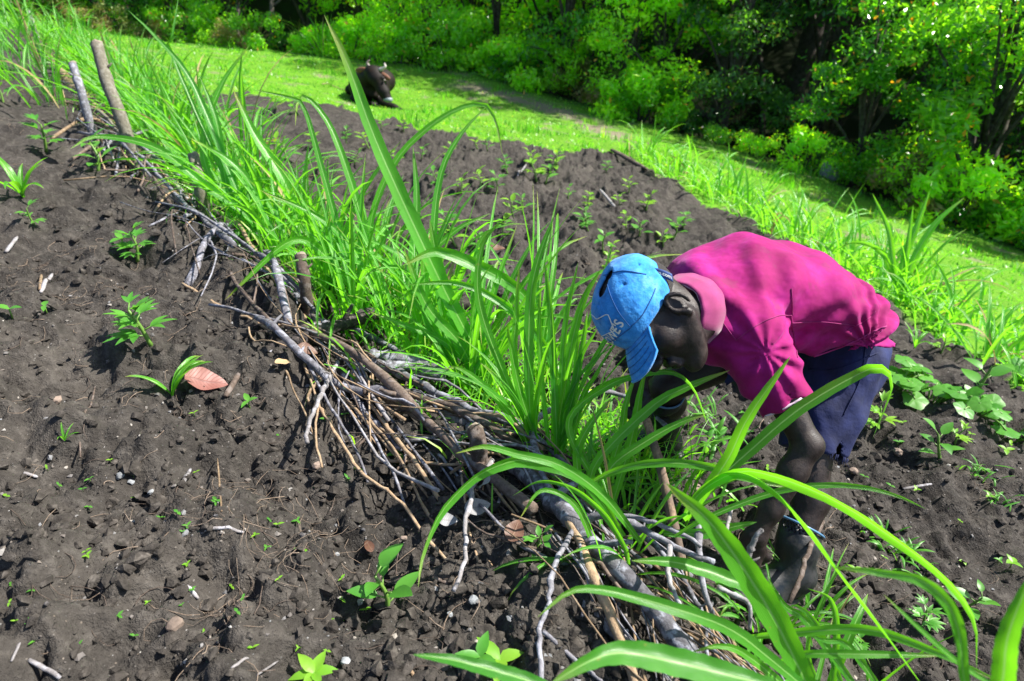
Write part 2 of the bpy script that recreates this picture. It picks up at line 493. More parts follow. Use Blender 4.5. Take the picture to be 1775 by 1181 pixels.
_bare = 1.2 * np.exp(-(_td / 0.5) ** 2) * sstep(-.35, .1, fbm(GX * 2, GY * 2, 3, 91)) + 0.75 * sstep(.28, .5, fbm(GX * 1.5 + 7, GY * 1.5, 4, 95))
_bare = np.clip(_bare, 0, .95)
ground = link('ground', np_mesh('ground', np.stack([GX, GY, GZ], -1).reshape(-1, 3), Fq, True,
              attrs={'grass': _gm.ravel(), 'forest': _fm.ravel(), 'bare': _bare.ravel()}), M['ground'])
tag(ground, kind='structure')
print('ground verts', nx * ny)

# ------------------------------------------------------------------ shape builders
def catmull(P, n):
    P = np.asarray(P, float)
    if len(P) == 2: return P[0] + (P[1] - P[0]) * np.linspace(0, 1, n)[:, None]
    Q = np.r_[[2 * P[0] - P[1]], P, [2 * P[-1] - P[-2]]]
    # parametrise by chord length
    L = np.r_[0, np.cumsum(np.linalg.norm(np.diff(P, axis=0), axis=1))]
    s = np.linspace(0, L[-1], n)
    out = []
    for v in s:
        i = min(np.searchsorted(L, v, side='right') - 1, len(P) - 2)
        t = (v - L[i]) / max(L[i + 1] - L[i], 1e-9)
        a, b, c, d = Q[i], Q[i + 1], Q[i + 2], Q[i + 3]
        out.append(0.5 * (2 * b + (c - a) * t + (2 * a - 5 * b + 4 * c - d) * t * t + (3 * b - 3 * c + d - a) * t ** 3))
    return np.array(out)
def frames(C):
    T = np.gradient(C, axis=0); T /= np.linalg.norm(T, axis=1)[:, None] + 1e-12
    ref = np.array([0, 0, 1.0]) if abs(T[0][2]) < .9 else np.array([1.0, 0, 0])
    N = []; v = np.cross(T[0], ref); v /= np.linalg.norm(v)
    for t in T:
        v = v - t * (v @ t); v /= np.linalg.norm(v) + 1e-12; N.append(v)
    N = np.array(N); return T, N, np.cross(T, N)
def tube(C, R, sides=8, rough=0.0, seed=0, caps=True):
    """verts, [quads, tris] of a tapered tube along C with radii R"""
    C = np.asarray(C, float); R = np.broadcast_to(np.asarray(R, float), (len(C),)).copy()
    T, N, B = frames(C)
    a = np.arange(sides) * 2 * math.pi / sides
    rng = np.random.default_rng(seed)
    rr = R[:, None] * (1 + rough * rng.normal(size=(len(C), sides)))
    V = C[:, None] + rr[..., None] * (np.cos(a)[None, :, None] * N[:, None] + np.sin(a)[None, :, None] * B[:, None])
    V = V.reshape(-1, 3)
    i = np.arange(len(C) - 1)[:, None] * sides; j = np.arange(sides)[None]; j2 = (j + 1) % sides
    Q = np.stack([i + j, i + j2, i + sides + j2, i + sides + j], -1).reshape(-1, 4)
    if not caps: return V, [Q]
    n = len(V); V = np.r_[V, [C[0] - T[0] * R[0] * .3], [C[-1] + T[-1] * R[-1] * .3]]
    j = np.arange(sides); last = (len(C) - 1) * sides
    T1 = np.stack([(j + 1) % sides, j, np.full(sides, n)], -1)
    T2 = np.stack([last + j, last + (j + 1) % sides, np.full(sides, n + 1)], -1)
    return V, [Q, np.r_[T1, T2]]
class Acc:
    """collects shapes that belong to one mesh"""
    def __init__(s): s.V = []; s.Q = []; s.T = []; s.UV = []; s.n = 0; s.A = []
    def add(s, V, F, uv=None, rnd=None):
        for f in (F if isinstance(F, list) else [F]):
            if len(f) == 0: continue
            (s.Q if f.shape[1] == 4 else s.T).append(np.asarray(f) + s.n)
        s.V.append(V); s.n += len(V)
        s.UV.append(uv if uv is not None else np.zeros((len(V), 2)))
        s.A.append(np.full(len(V), 0.5) if rnd is None else np.broadcast_to(rnd, (len(V),)))
        return s
    def mesh(s, name, smooth=True):
        F = [np.concatenate(x) for x in (s.Q, s.T) if x]
        return np_mesh(name, np.concatenate(s.V), F, smooth, np.concatenate(s.UV), {'rnd': np.concatenate(s.A)})
def blade(C, width, side=None, fold=0.35, n=None, base=0.45, twist=0.0, peak=.45, tipp=1.5):
    """a grass blade along C: verts, quads, uv. fold: depth of the V."""
    C = np.asarray(C, float); m = len(C)
    T = np.gradient(C, axis=0); T /= np.linalg.norm(T, axis=1)[:, None] + 1e-12
    if side is None:
        chord = C[-1] - C[0]; side = np.cross(chord, [0, 0, 1.0])
        if np.linalg.norm(side) < 1e-6: side = np.array([1.0, 0, 0])
    side = np.asarray(side, float)
    s = np.linspace(0, 1, m)
    w = np.where(s < peak, base + (1 - base) * np.sin(s / peak * math.pi / 2), np.cos(np.clip((s - peak) / (1 - peak), 0, 1) * math.pi / 2) ** (1 / tipp))
    w = np.maximum(w, 0.02) * width * .5
    V = []; UV = []
    v = side / np.linalg.norm(side); ph = float(C[0][0] * 91 + C[-1][1] * 57)
    for i in range(m):
        v = v - T[i] * (v @ T[i]); v /= np.linalg.norm(v) + 1e-12
        a = twist * s[i]
        b = np.cross(T[i], v)
        vv = v * math.cos(a) + b * math.sin(a); nn = np.cross(T[i], vv)
        if nn[2] < 0 and twist == 0: pass
        for u, off in ((-1, fold), (-.5, fold * .32), (0, -0.02), (.5, fold * .32), (1, fold)):
            V.append(C[i] + vv * (u * w[i] * (1 + .05 * math.sin(i * 2.3 + u * 1.7 + ph))) + nn * ((off + .10 * abs(u) * math.sin(i * 1.15 + ph + u * 2.0)) * w[i])); UV.append((u * .5 + .5, s[i]))
    i = np.arange(m - 1)[:, None] * 5; j = np.arange(4)[None]
    Q = np.stack([i + j, i + j + 1, i + 6 + j, i + 5 + j], -1).reshape(-1, 4)
    return np.array(V), Q, np.array(UV)
def blade_obj(name, C, width, parent=None, mat=None, **kw):
    V, Q, UV = blade(C, width, **kw)
    if parent is not None: V = V - np.array(parent.location)
    return link(name, np_mesh(name, V, Q, True, UV), mat or M['blade'], parent)
def ico(sub=1):
    bm = bmesh.new(); bmesh.ops.create_icosphere(bm, subdivisions=sub, radius=1.0)
    V = np.array([v.co[:] for v in bm.verts]); F = np.array([[v.index for v in f.verts] for f in bm.faces]); bm.free()
    return V, F
ICO1, ICO1F = ico(1); ICO2, ICO2F = ico(2); ICO3, ICO3F = ico(3)
def lump(V, seed, amp=.3, f=1.3):
    """uneven stone-like version of a unit sphere"""
    r = 1 + amp * (fbm(V[:, 0] * f + seed * 3.7, V[:, 1] * f + V[:, 2] * 1.7 + seed, 3, seed % 50) + .6 * fbm(V[:, 2] * f + seed, V[:, 0] * f * .9 - seed, 2, seed % 31))
    return V * r[:, None]

# ------------------------------------------------------------------ solid shapes from distance fields
class Field:
    def __init__(s, lo, hi, h):
        s.h = h; s.lo = np.asarray(lo, float)
        s.n = np.ceil((np.asarray(hi) - s.lo) / h).astype(int) + 1
        s.D = np.full(s.n, 0.5, np.float32)
        s.ax = [s.lo[i] + h * np.arange(s.n[i]) for i in range(3)]
    def box(s, lo, hi):
        a = np.clip(np.floor((np.asarray(lo) - s.lo) / s.h).astype(int), 0, s.n - 1)
        b = np.clip(np.ceil((np.asarray(hi) - s.lo) / s.h).astype(int) + 1, 1, s.n)
        sl = tuple(slice(a[i], b[i]) for i in range(3))
        g = np.meshgrid(*[s.ax[i][sl[i]] for i in range(3)], indexing='ij', sparse=True)
        return sl, g
    def put(s, lo, hi, fn, k=0.01, op='add'):
        sl, g = s.box(np.asarray(lo) - k - 2 * s.h, np.asarray(hi) + k + 2 * s.h)
        d = fn(*g).astype(np.float32); a = s.D[sl]
        if op == 'add':
            h = np.maximum(k - np.abs(a - d), 0) / k
            s.D[sl] = np.minimum(a, d) - h * h * k * .25
        elif op == 'sub':
            h = np.maximum(k - np.abs(a + d), 0) / k
            s.D[sl] = np.maximum(a, -d) + h * h * k * .25
        elif op == 'and':
            s.D[sl] = np.maximum(a, d)
    def cap(s, a, b, ra, rb=None, k=0.02, op='add'):
        rb = ra if rb is None else rb
        a = np.asarray(a, float); b = np.asarray(b, float); r = max(ra, rb)
        ab = b - a; L = max(ab @ ab, 1e-9)
        def fn(x, y, z):
            t = np.clip(((x - a[0]) * ab[0] + (y - a[1]) * ab[1] + (z - a[2]) * ab[2]) / L, 0, 1)
            return np.sqrt((x - a[0] - t * ab[0]) ** 2 + (y - a[1] - t * ab[1]) ** 2 + (z - a[2] - t * ab[2]) ** 2) - (ra + (rb - ra) * t)
        s.put(np.minimum(a, b) - r, np.maximum(a, b) + r, fn, k, op)
    def chain(s, P, R, k=0.02, op='add'):
        for i in range(len(P) - 1): s.cap(P[i], P[i + 1], R[i], R[i + 1], k, op)
    def ell(s, c, r, fr=None, k=0.02, op='add'):
        c = np.asarray(c, float); r = np.asarray(r, float); fr = np.eye(3) if fr is None else np.asarray(fr)
        def fn(x, y, z):
            q = [((x - c[0]) * f[0] + (y - c[1]) * f[1] + (z - c[2]) * f[2]) for f in fr]
            k0 = np.sqrt((q[0] / r[0]) ** 2 + (q[1] / r[1]) ** 2 + (q[2] / r[2]) ** 2)
            k1 = np.sqrt((q[0] / r[0] ** 2) ** 2 + (q[1] / r[1] ** 2) ** 2 + (q[2] / r[2] ** 2) ** 2) + 1e-9
            return k0 * (k0 - 1) / k1
        s.put(c - r.max(), c + r.max(), fn, k, op)
    def cut(s, p, n, wave=None):
        """keep the side the normal points away from (d<0 where (x-p).n<0)"""
        n = np.asarray(n, float); n = n / np.linalg.norm(n)
        g = np.meshgrid(*s.ax, indexing='ij', sparse=True)
        d = (g[0] - p[0]) * n[0] + (g[1] - p[1]) * n[1] + (g[2] - p[2]) * n[2]
        if wave is not None: d = d + wave(*g)
        s.D = np.maximum(s.D, d.astype(np.float32))
    def warp(s, fn):
        g = np.meshgrid(*s.ax, indexing='ij', sparse=True)
        s.D = s.D + fn(*g).astype(np.float32)
    def mesh(s, smooth=2):
        D = s.D; neg = D < 0
        nx, ny, nz = D.shape
        c = np.zeros((nx - 1, ny - 1, nz - 1), np.int8)
        for i in (0, 1):
            for j in (0, 1):
                for k in (0, 1): c += neg[i:nx - 1 + i, j:ny - 1 + j, k:nz - 1 + k]
        act = (c > 0) & (c < 8)
        ijk = np.argwhere(act); N = len(ijk)
        vid = np.full(act.shape, -1, np.int32); vid[tuple(ijk.T)] = np.arange(N)
        acc = np.zeros((N, 3)); cnt = np.zeros(N)
        cor = [(i, j, k) for i in (0, 1) for j in (0, 1) for k in (0, 1)]
        for a in cor:
            for ax_ in range(3):
                if a[ax_]: continue
                b = list(a); b[ax_] = 1
                da = D[tuple((ijk + a).T)]; db = D[tuple((ijk + b).T)]
                m = (da < 0) != (db < 0)
                t = np.where(m, da / np.where(m, da - db, 1), 0)
                p = np.tile(np.array(a, float), (N, 1)); p[:, ax_] = t
                acc[m] += p[m]; cnt[m] += 1
        V = (ijk + acc / cnt[:, None]) * s.h + s.lo
        Q = []
        for ax_ in range(3):
            u, w = (ax_ + 1) % 3, (ax_ + 2) % 3
            sl0 = [slice(1, n - 1) for n in D.shape]; sl0[ax_] = slice(0, D.shape[ax_] - 1)
            sl1 = list(sl0); sl1[ax_] = slice(1, D.shape[ax_])
            a = neg[tuple(sl0)]; b = neg[tuple(sl1)]
            e = np.argwhere(a != b)
            if not len(e): continue
            inside = a[tuple(e.T)]
            base = e + 1; base[:, ax_] -= 1
            def v(du, dw):
                q = base.copy(); q[:, u] += du; q[:, w] += dw
                return vid[tuple(q.T)]
            q = np.stack([v(-1, -1), v(0, -1), v(0, 0), v(-1, 0)], -1)
            q[~inside] = q[~inside][:, ::-1]
            Q.append(q)
        Q = np.concatenate(Q); Q = Q[(Q >= 0).all(1)]
        for _ in range(smooth):
            S = np.zeros_like(V); n = np.zeros(N)
            for i in range(4):
                a, b = Q[:, i], Q[:, (i + 1) % 4]
                np.add.at(S, a, V[b]); np.add.at(n, a, 1); np.add.at(S, b, V[a]); np.add.at(n, b, 1)
            V = V * .5 + .5 * S / np.maximum(n, 1)[:, None]
        return V, Q
def nrm(v): v = np.asarray(v, float); return v / np.linalg.norm(v)
def lerp(a, b, t): return np.asarray(a) + (np.asarray(b) - np.asarray(a)) * t
def wob(x, y, z, f, seed=0):
    """cheap smooth 3-d waviness"""
    return (np.sin(f * (x * 1.0 + y * .7 + seed)) * np.sin(f * (y * 1.1 - z * .6 + 2 * seed)) + np.sin(f * (z * .9 + x * .5 - seed) * 1.7) * .6 * np.sin(f * 1.3 * (x - y * .4 + seed * 3)))

# ------------------------------------------------------------------ the stooping farmer
k = NT('dark_skin'); o_ = k.coord(); n_ = k.noise(o_, 55, 5, .6)
dust = k.math('MULTIPLY', k.mrange(k.noise(o_, 11, 6, .72), .50, .68, 0, 1), .45)
M['skin'] = k.fin(k.mix(dust, k.ramp(n_, [(.3, (.007, .0042, .004)), (.7, (.022, .013, .0115))]), (.060, .044, .036)), k.mrange(n_, .3, .7, .42, .62), k.bump(k.noise(o_, 260, 4, .7), .5, .002, k.bump(k.noise(o_, 40, 4), .25, .006)), **{'Specular IOR Level': .38})
k = NT('magenta_polo_cloth'); o_ = k.coord(); n_ = k.noise(o_, 9, 5, .6); nf = k.noise(o_, 700, 2)
wv = k.noise(o_, 17, 2, .5)
c_ = k.ramp(n_, [(.28, (.17, .003, .058)), (.55, (.26, .005, .108)), (.78, (.33, .009, .165))])
fade = k.math('MULTIPLY', k.mrange(k.noise(o_, 4.5, 5, .7), .48, .66, 0, 1), .55)
c_ = k.mix(fade, c_, (.37, .014, .20))
st = k.math('MULTIPLY', k.mrange(k.noise(o_, 13, 4, .7), .55, .68, 0, 1), .7)
c_ = k.mix(st, c_, (.19, .02, .08))
M['shirt'] = k.fin(c_, .8, k.bump(nf, .25, .001, k.bump(wv, .35, .02)), **{'Sheen Weight': .2, 'Sheen Roughness': .4, 'Sheen Tint': (1, .35, .9, 1), 'Specular IOR Level': .2})
k = NT('faded_pink_collar'); o_ = k.coord()
M['collar'] = k.fin(k.ramp(k.noise(o_, 20, 4), [(.3, (.19, .006, .075)), (.7, (.28, .017, .13))]), .85, k.bump(k.noise(o_, 500, 2), .3, .001), **{'Sheen Weight': .2})
M['thread_pink'] = NT('pink_seam').fin((.24, .008, .11), .8)
M['trim'] = NT('frayed_white_edge').fin((.62, .45, .56), .9)
k = NT('navy_shorts_cloth'); o_ = k.coord(); n_ = k.noise(o_, 14, 5)
M['shorts'] = k.fin(k.ramp(n_, [(.3, (.001, .004, .034)), (.7, (.002, .010, .080))]), .85, k.bump(k.noise(o_, 500, 2), .3, .001, k.bump(n_, .4, .02)))
k = NT('faded_blue_cap_cloth'); o_ = k.coord(); n_ = k.noise(o_, 28, 6, .7)
c_ = k.ramp(n_, [(.25, (.010, .105, .34)), (.5, (.025, .22, .58)), (.75, (.09, .36, .72))])
c_ = k.mix(k.math('MULTIPLY', k.mrange(k.noise(o_, 17, 5, .7), .52, .68, 0, 1), .45), c_, (.16, .36, .58))
c_ = k.mix(k.math('MULTIPLY', k.mrange(k.noise(o_, 23, 5, .75), .56, .72, 0, 1), .6), c_, (.02, .075, .17))
M['cap'] = k.fin(c_, .85, k.bump(k.noise(o_, 700, 2), .3, .001, k.bump(k.noise(o_, 60, 4), .45, .008)), **{'Sheen Weight': .15, 'Specular IOR Level': .2})
M['strap'] = NT('navy_strap').fin((.01, .04, .17), .7)
M['thread_cream'] = NT('cream_embroidery').fin((.66, .66, .58), .75)
M['thread_blue'] = NT('dark_blue_stitching').fin((.008, .075, .24), .8)
k = NT('black_rubber'); n_ = k.noise(k.coord(), 30, 5, .7)
M['rubber'] = k.fin(k.ramp(n_, [(.35, (.005, .007, .009)), (.8, (.018, .017, .017))]), k.mrange(n_, .3, .7, .30, .75), k.bump(k.noise(k.coord(), 90, 4), .3, .003))
M['rubber_rim'] = NT('blue_grey_boot_rim').fin((.07, .16, .28), .35)
k = NT('short_grizzled_hair'); n_ = k.noise(k.coord(), 420, 2, .7)
M['hair'] = k.fin(k.ramp(n_, [(.4, (.008, .007, .007)), (.62, (.03, .026, .024)), (.75, (.16, .15, .15))]), .9, k.bump(n_, .8, .003))
M['eye'] = NT('eye_white').fin((.30, .26, .22), .3)
M['lip'] = NT('lip').fin((.06, .028, .03), .45)

CR, CU, CBk = np.array([1.0, 0, 0]), np.array([0, SP, CP]), np.array([0, -CP, SP])   # view-aligned helper axes for posing
LAT = nrm([-0.25, 0.968, 0.0])                      # the man's right, away from the camera
neck = at(1226, 524, 1.80)
LS, RS = at(1306, 594, 1.70), at(1209, 478, 2.0)
LE, LW = at(1400, 772, 1.66), at(1310, 930, 1.68)
RE, RW = at(1152, 578, 2.10), at(1106, 664, 1.97)
LH = at(1452, 612, 1.98); RH = LH + .185 * LAT
LK, LA = at(1404, 812, 1.94), at(1372, 1000, 1.90)
RK, RA = at(1152, 672, 2.16), at(1146, 782, 2.42)
LA[2] = Hz(LA[0], LA[1]) + 0.085
RA[2] = Hz(RA[0], RA[1]) + 0.085
# head frame
HC = at(1142, 546, 1.66); HS = 1.03
hF = nrm(-.32 * CR - .92 * CU + .13 * CBk)
hU = -.94 * CR + .33 * CU + .02 * CBk; hU = nrm(hU - hF * (hU @ hF)); hL = np.cross(hU, hF)
FR = np.array([hF, hL, hU])
def hd(f, l, u): return HC + HS * (f * hF + l * hL + u * hU)

def build_body():
    lo = np.array([.15, 1.05, -1.80]); hi = np.array([1.28, 2.32, -.55])
    B = Field(lo, hi, .0045)
    # trunk (under the clothes)
    spine = [neck, at(1235, 508, 1.83), at(1310, 498, 1.86), at(1395, 520, 1.92), (LH + RH) / 2]
    B.chain(spine, [.055, .085, .095, .09, .10], .03)
    B.cap(LS, RS, .055, .055, .04); B.cap(LH, RH, .09, .09, .04)
    # head
    e = lambda c, r, k=.015, op='add': B.ell(hd(*c), np.array(r) * HS, FR, k, op)
    cp = lambda a, b, ra, rb, k=.012, op='add': B.cap(hd(*a), hd(*b), ra * HS, rb * HS, k, op)
    e((-.012, 0, .058), (.100, .076, .090))
    e((.03, 0, -.02), (.068, .060, .085), .03)
    cp((.02, 0, -.04), (.060, 0, -.100), .050, .024, .03)
    for q in (-1, 1):
        cp((-.005, q * .058, -.05), (.055, q * .02, -.108), .020, .018, .03)        # jaw
        e((.052, q * .045, -.022), (.03, .024, .03), .02)                            # cheekbone
        cp((.086, q * .012, .030), (.066, q * .052, .026), .014, .012, .014)          # brow
        e((.092, q * .033, .006), (.018, .018, .012), .008, 'sub')                   # socket
        e((.076, q * .033, .004), (.016, .016, .013), .004)                           # lid
        e((.108, q * .016, -.030), (.012, .010, .010), .008)                          # nostril wing
        # ear: rim, bowl, lobe
        eb = np.array([-.014, q * .074, -.014])
        ring = [eb + np.array([math.cos(a) * .017 - .006, q * (.012 + .006 * math.cos(a + 2.6)), math.sin(a) * .028]) for a in np.linspace(-1.1, 4.0, 12)]
        for a, b in zip(ring[:-1], ring[1:]): cp(a, b, .0045, .0045, .006)
        e(eb + np.array([-.004, q * .0, 0]), (.018, .008, .028), .006)
        e(eb + np.array([.004, q * .010, -.030]), (.009, .006, .011), .006)
        e(eb + np.array([.002, q * .014, .004]), (.010, .008, .015), .004, 'sub')
        e(eb + np.array([.014, q * .004, -.004]), (.005, .006, .009), .004)
    cp((.092, 0, .022), (.116, 0, -.022), .010, .014, .012)                           # nose
    e((.117, 0, -.028), (.015, .014, .012), .008)
    cp((.098, -.018, -.058), (.098, .018, -.058), .012, .012, .008)                   # upper lip
    cp((.095, -.015, -.074), (.095, .015, -.074), .012, .012, .006)                   # lower lip
    cp((.106, -.028, -.066), (.106, .028, -.066), .0035, .0035, .003, 'sub')          # mouth line
    e((.078, 0, -.112), (.024, .028, .020), .02)                                      # chin
    B.chain([hd(-.03, 0, -.02), hd(-.045, 0, -.085), neck, lerp(neck, (LH + RH) / 2, .12)], [.056, .038, .042, .06], .03)
    cp((.03, 0, -.09), (-.015, 0, -.125), .018, .02, .03)                               # throat
    # arms
    def arm(S, E, W, tipdir, palmn):
        B.chain([S, lerp(S, E, .45), E], [.050, .041, .032], .02)
        d = nrm(W - E)
        B.chain([E, lerp(E, W, .28), lerp(E, W, .7), W], [.032, .033, .026, .022], .02)
        B.ell(E + .012 * nrm(E - .5 * (S + W)), (.020, .020, .020), None, .02)
        # hand
        tip = nrm(tipdir); pn = nrm(palmn - tip * (palmn @ tip)); sd = np.cross(pn, tip)
        K = W + tip * .075
        for u in (-.024, -.008, .009, .025):
            B.cap(W + sd * u * .5, K + sd * u, .017, .0135, .012)
        return tip, pn, sd, K
    # left hand closes on the leaf bases
    tip, pn, sd, K = arm(LS, LE, LW, at(1288, 985, 1.70) - LW, np.array([.2, .75, -.3]))
    for u, l, c in ((-.026, .060, 1.0), (-.009, .072, 1.05), (.009, .068, 1.1), (.027, .052, 1.2)):
        p0 = K + sd * u; d1 = nrm(tip + pn * .5); p1 = p0 + d1 * l * .45
        d2 = nrm(tip * .3 + pn * 1.0 * c); p2 = p1 + d2 * l * .36; p3 = p2 + nrm(pn * .8 - tip * .6) * l * .28
        B.chain([p0, p1, p2, p3], [.0105, .0095, .0088, .0078], .004)
    b0 = W0 = LW + tip * .025 - sd * .018
    B.chain([b0, b0 - sd * .026 + tip * .022 + pn * .014, b0 - sd * .024 + tip * .048 + pn * .034], [.014, .011, .009], .008)
    # right hand grips the digging stick
    tip, pn, sd, K = arm(RS, RE, RW, at(1113, 716, 1.97) - RW, np.array([-.25, -.6, -.35]))
    for u, l, c in ((-.026, .058, 1.0), (-.009, .070, 1.05), (.009, .066, 1.1), (.027, .050, 1.2)):
        p0 = K + sd * u; p1 = p0 + nrm(tip * .7 + pn * .8) * l * .45
        p2 = p1 + nrm(pn * 1.0 - tip * .35) * l * .36; p3 = p2 + nrm(-tip * .9 + pn * .1) * l * .3
        B.chain([p0, p1, p2, p3], [.0105, .0098, .009, .008], .004)
    b0 = RW + tip * .028 + sd * .018
    B.chain([b0, b0 + sd * .022 + tip * .02 + pn * .02, b0 + sd * .008 + tip * .042 + pn * .045], [.014, .011, .009], .008)
    # legs
    for Hh, K_, A_ in ((LH, LK, LA), (RH, RK, RA)):
        B.chain([Hh, lerp(Hh, K_, .5), K_], [.085, .068, .050], .03)
        calf = lerp(K_, A_, .32) + .018 * nrm(np.array([1, .2, 0]))
        B.chain([K_, calf, lerp(K_, A_, .75), A_], [.049, .050, .034, .032], .02)
        fd = nrm(np.array([-.95, -.1 if K_ is LK else .05, -.05]))
        B.chain([A_, A_ + fd * .07 + np.array([0, 0, -.035]), A_ + fd * .16 + np.array([0, 0, -.055])], [.034, .032, .024], .02)
    return B.mesh(1)
V, Q = build_body()
man = empty('person', (0.75, 1.6, Hz(.75, 1.6)))
tag(man, 'man in magenta polo shirt and blue cap bending over the grass hedge', 'person')
MO = np.array(man.location)
def mpart(name, V, Q, mat, parent=None, smooth=True):
    return link(name, np_mesh(name, np.asarray(V) - MO, Q, smooth), mat, parent or man)
mpart('body', V, Q, M['skin'])
# eyes
for q in (-1, 1):
    Ve = ICO2 * .0125 * HS
    mpart('eye', Ve + hd(.080, q * .033, .004), ICO2F, M['eye'])
# hair: a short cap of hair over the back of the skull
hf = Field(HC - .16, HC + .2, .004)
hf.ell(hd(-.014, 0, .056), np.array((.103, .0795, .093)) * HS, FR, .005)
hf.cut(hd(.045, 0, .03), hF - .35 * hU)
hf.cut(hd(-.03, 0, -.045), -hU + .25 * hF)
Vh, Qh = hf.mesh(1)
mpart('hair', Vh, Qh, M['hair'])

# shirt --------------------------------------------------------------
def build_shirt():
    S = Field(np.array([.25, 1.15, -1.35]), np.array([1.32, 2.3, -.5]), .005)
    C = [at(1222, 512, 1.83), at(1305, 490, 1.86), at(1384, 506, 1.90), at(1436, 545, 1.95), at(1456, 568, 1.97)]
    R = [.088, .108, .108, .108, .110]
    for off in (-.07, -.025, .03, .075):
        S.chain([c + LAT * off for c in C], [r * (1 if abs(off) < .05 else .94) for r in R], .03)
    # belly hanging
    S.chain([at(1270, 560, 1.86), at(1380, 575, 1.90), at(1430, 592, 1.95)], [.085, .09, .085], .05)
    S.cap(neck, C[0], .074, .085, .04)
    S.cap(at(1214, 556, 1.755), at(1290, 580, 1.74), .066, .078, .05)
    S.cap(at(1218, 585, 1.77), at(1290, 590, 1.80), .060, .085, .05)
    # shoulder caps
    S.cap(C[0], LS, .085, .078, .05); S.cap(C[0], RS, .085, .075, .05)
    p0, p1 = at(1380, 632, 1.80), at(1540, 562, 1.90)
    n = nrm(np.cross(p1 - p0, LAT)); n = n if n[2] < 0 else -n
    S.cut(p0 - n * .004, n, lambda x, y, z: .006 * np.sin(x * 40 + y * 30))
    # sleeves
    le = lerp(LS, LE, .60); re = lerp(RS, RE, .55)
    dl = nrm(LE - LS)
    sl = Field(S.lo, S.lo + (S.n - 1) * S.h, S.h)
    sl.chain([LS - dl * .03, lerp(LS, LE, .3), lerp(LS, LE, .85)], [.080, .068, .058], .03)
    sl.cut(le, dl + .10 * CR, lambda x, y, z: .004 * np.sin(x * 70 + z * 50))
    sl.cap(lerp(LS, LE, .42), lerp(LS, LE, .9), .050, .055, .004, 'sub')
    sr = Field(S.lo, S.lo + (S.n - 1) * S.h, S.h)
    sr.chain([RS, lerp(RS, RE, .9)], [.075, .062], .03)
    sr.cut(re, nrm(RE - RS))
    for f in (sl, sr):
        h = np.maximum(.025 - np.abs(S.D - f.D), 0) / .025
        S.D = np.minimum(S.D, f.D) - h * h * .025 * .25
    # neck opening
    S.cap(at(1180, 534, 1.735), HC, .052, .07, .01, 'sub')
    # folds: drag lines radiating from the shoulder and bunching at the small of the back
    ls, hp = LS, at(1500, 560, 1.9)
    def folds(x, y, z):
        r1 = np.sqrt((x - ls[0]) ** 2 + (y - ls[1]) ** 2 + (z - ls[2]) ** 2)
        a1 = np.arctan2(z - ls[2] + .25 * (y - ls[1]), x - ls[0])
        f1 = np.sin(a1 * 11 + wob(x, y, z, 9, 1) * 1.2) * np.exp(-((r1 - .16) / .10) ** 2) * .0065
        r2 = np.sqrt((x - hp[0]) ** 2 + (y - hp[1]) ** 2 + (z - hp[2]) ** 2)
        a2 = np.arctan2(z - hp[2], x - hp[0] + .05)
        f2 = np.sin(a2 * 13 + 9 * r2 + wob(x, y, z, 11, 2) * 1.5) * np.exp(-(r2 / .14) ** 2) * .014
        f3 = .0035 * wob(x, y, z, 16, 4) + .0026 * wob(x, y, z, 33, 5) + .0035 * np.abs(np.sin((x * .9 + z * .5 - y * .2) * 34 + 2.5 * wob(x, y, z, 7, 9))) ** 3
        s_ = (x - ls[0]) * dl[0] + (y - ls[1]) * dl[1] + (z - ls[2]) * dl[2]
        f4 = .0028 * np.sin(s_ * 95 + wob(x, y, z, 14, 6) * 2.2) * np.exp(-((s_ - .05) / .08) ** 2) * 1.6
        return f1 + f2 + f3 + f4
    S.warp(folds)
    return S.mesh(1), le, dl
(V, Q), le, dl = build_shirt()
shirt = mpart('shirt', V, Q, M['shirt'])
SHB = BVHTree.FromPolygons([Vector(v) for v in V], [tuple(int(i) for i in q) for q in Q])
def drape(bvh, pts, n, lift=.0012):
    """a line sewn on a cloth surface: points found by sighting the surface"""
    out = []
    for px, py in catmull(np.array(pts, float), n):
        d = raydir(px, py); h = bvh.ray_cast(Vector((0, 0, 0)), Vector(nrm(d)))
        if h[0] is not None: out.append(np.array(h[0]) + np.array(h[1]) * lift)
    return np.array(out)
def seam(name, bvh, pts, r, mat, parent, n=40):
    C = drape(bvh, pts, n)
    if len(C) > 3:
        V, F = tube(C, r, 6); mpart(name, V, F, mat, parent)
for pts in (((1200, 480), (1225, 520), (1250, 555), (1276, 590)), ((1276, 590), (1310, 565), (1345, 549), (1372, 547)), ((1372, 547), (1374, 570), (1382, 620)),
            ((1372, 560), (1420, 558), (1482, 564)), ((1372, 500), (1374, 547)), ((1470, 572), (1500, 556), (1518, 540))):
    seam('seam', SHB, pts, .0011, M['thread_pink'], shirt)
# frayed pale sleeve edge and hem edge
u_ = nrm(np.cross(dl, [0, 0, 1])); w_ = np.cross(dl, u_)
ang = np.linspace(0, 2 * math.pi, 60)
ring = np.array([le + dl * .001 + (.0605 + .002 * math.sin(9 * a)) * (u_ * math.cos(a) + w_ * math.sin(a)) for a in ang])
# tilt of the cut: slide points along the arm onto the cut plane
cn = nrm(dl + .10 * CR)
ring = np.array([p + dl * (-((p - le) @ cn) / (dl @ cn)) for p in ring])
V, F = tube(ring, .0030, 6, .25, 3, False); mpart('sleeve_edge', V, F, M['trim'], shirt)
seam('hem_edge', SHB, ((1392, 622), (1430, 612), (1480, 592), (1520, 572), (1536, 566)), .0022, M['thread_pink'], shirt)

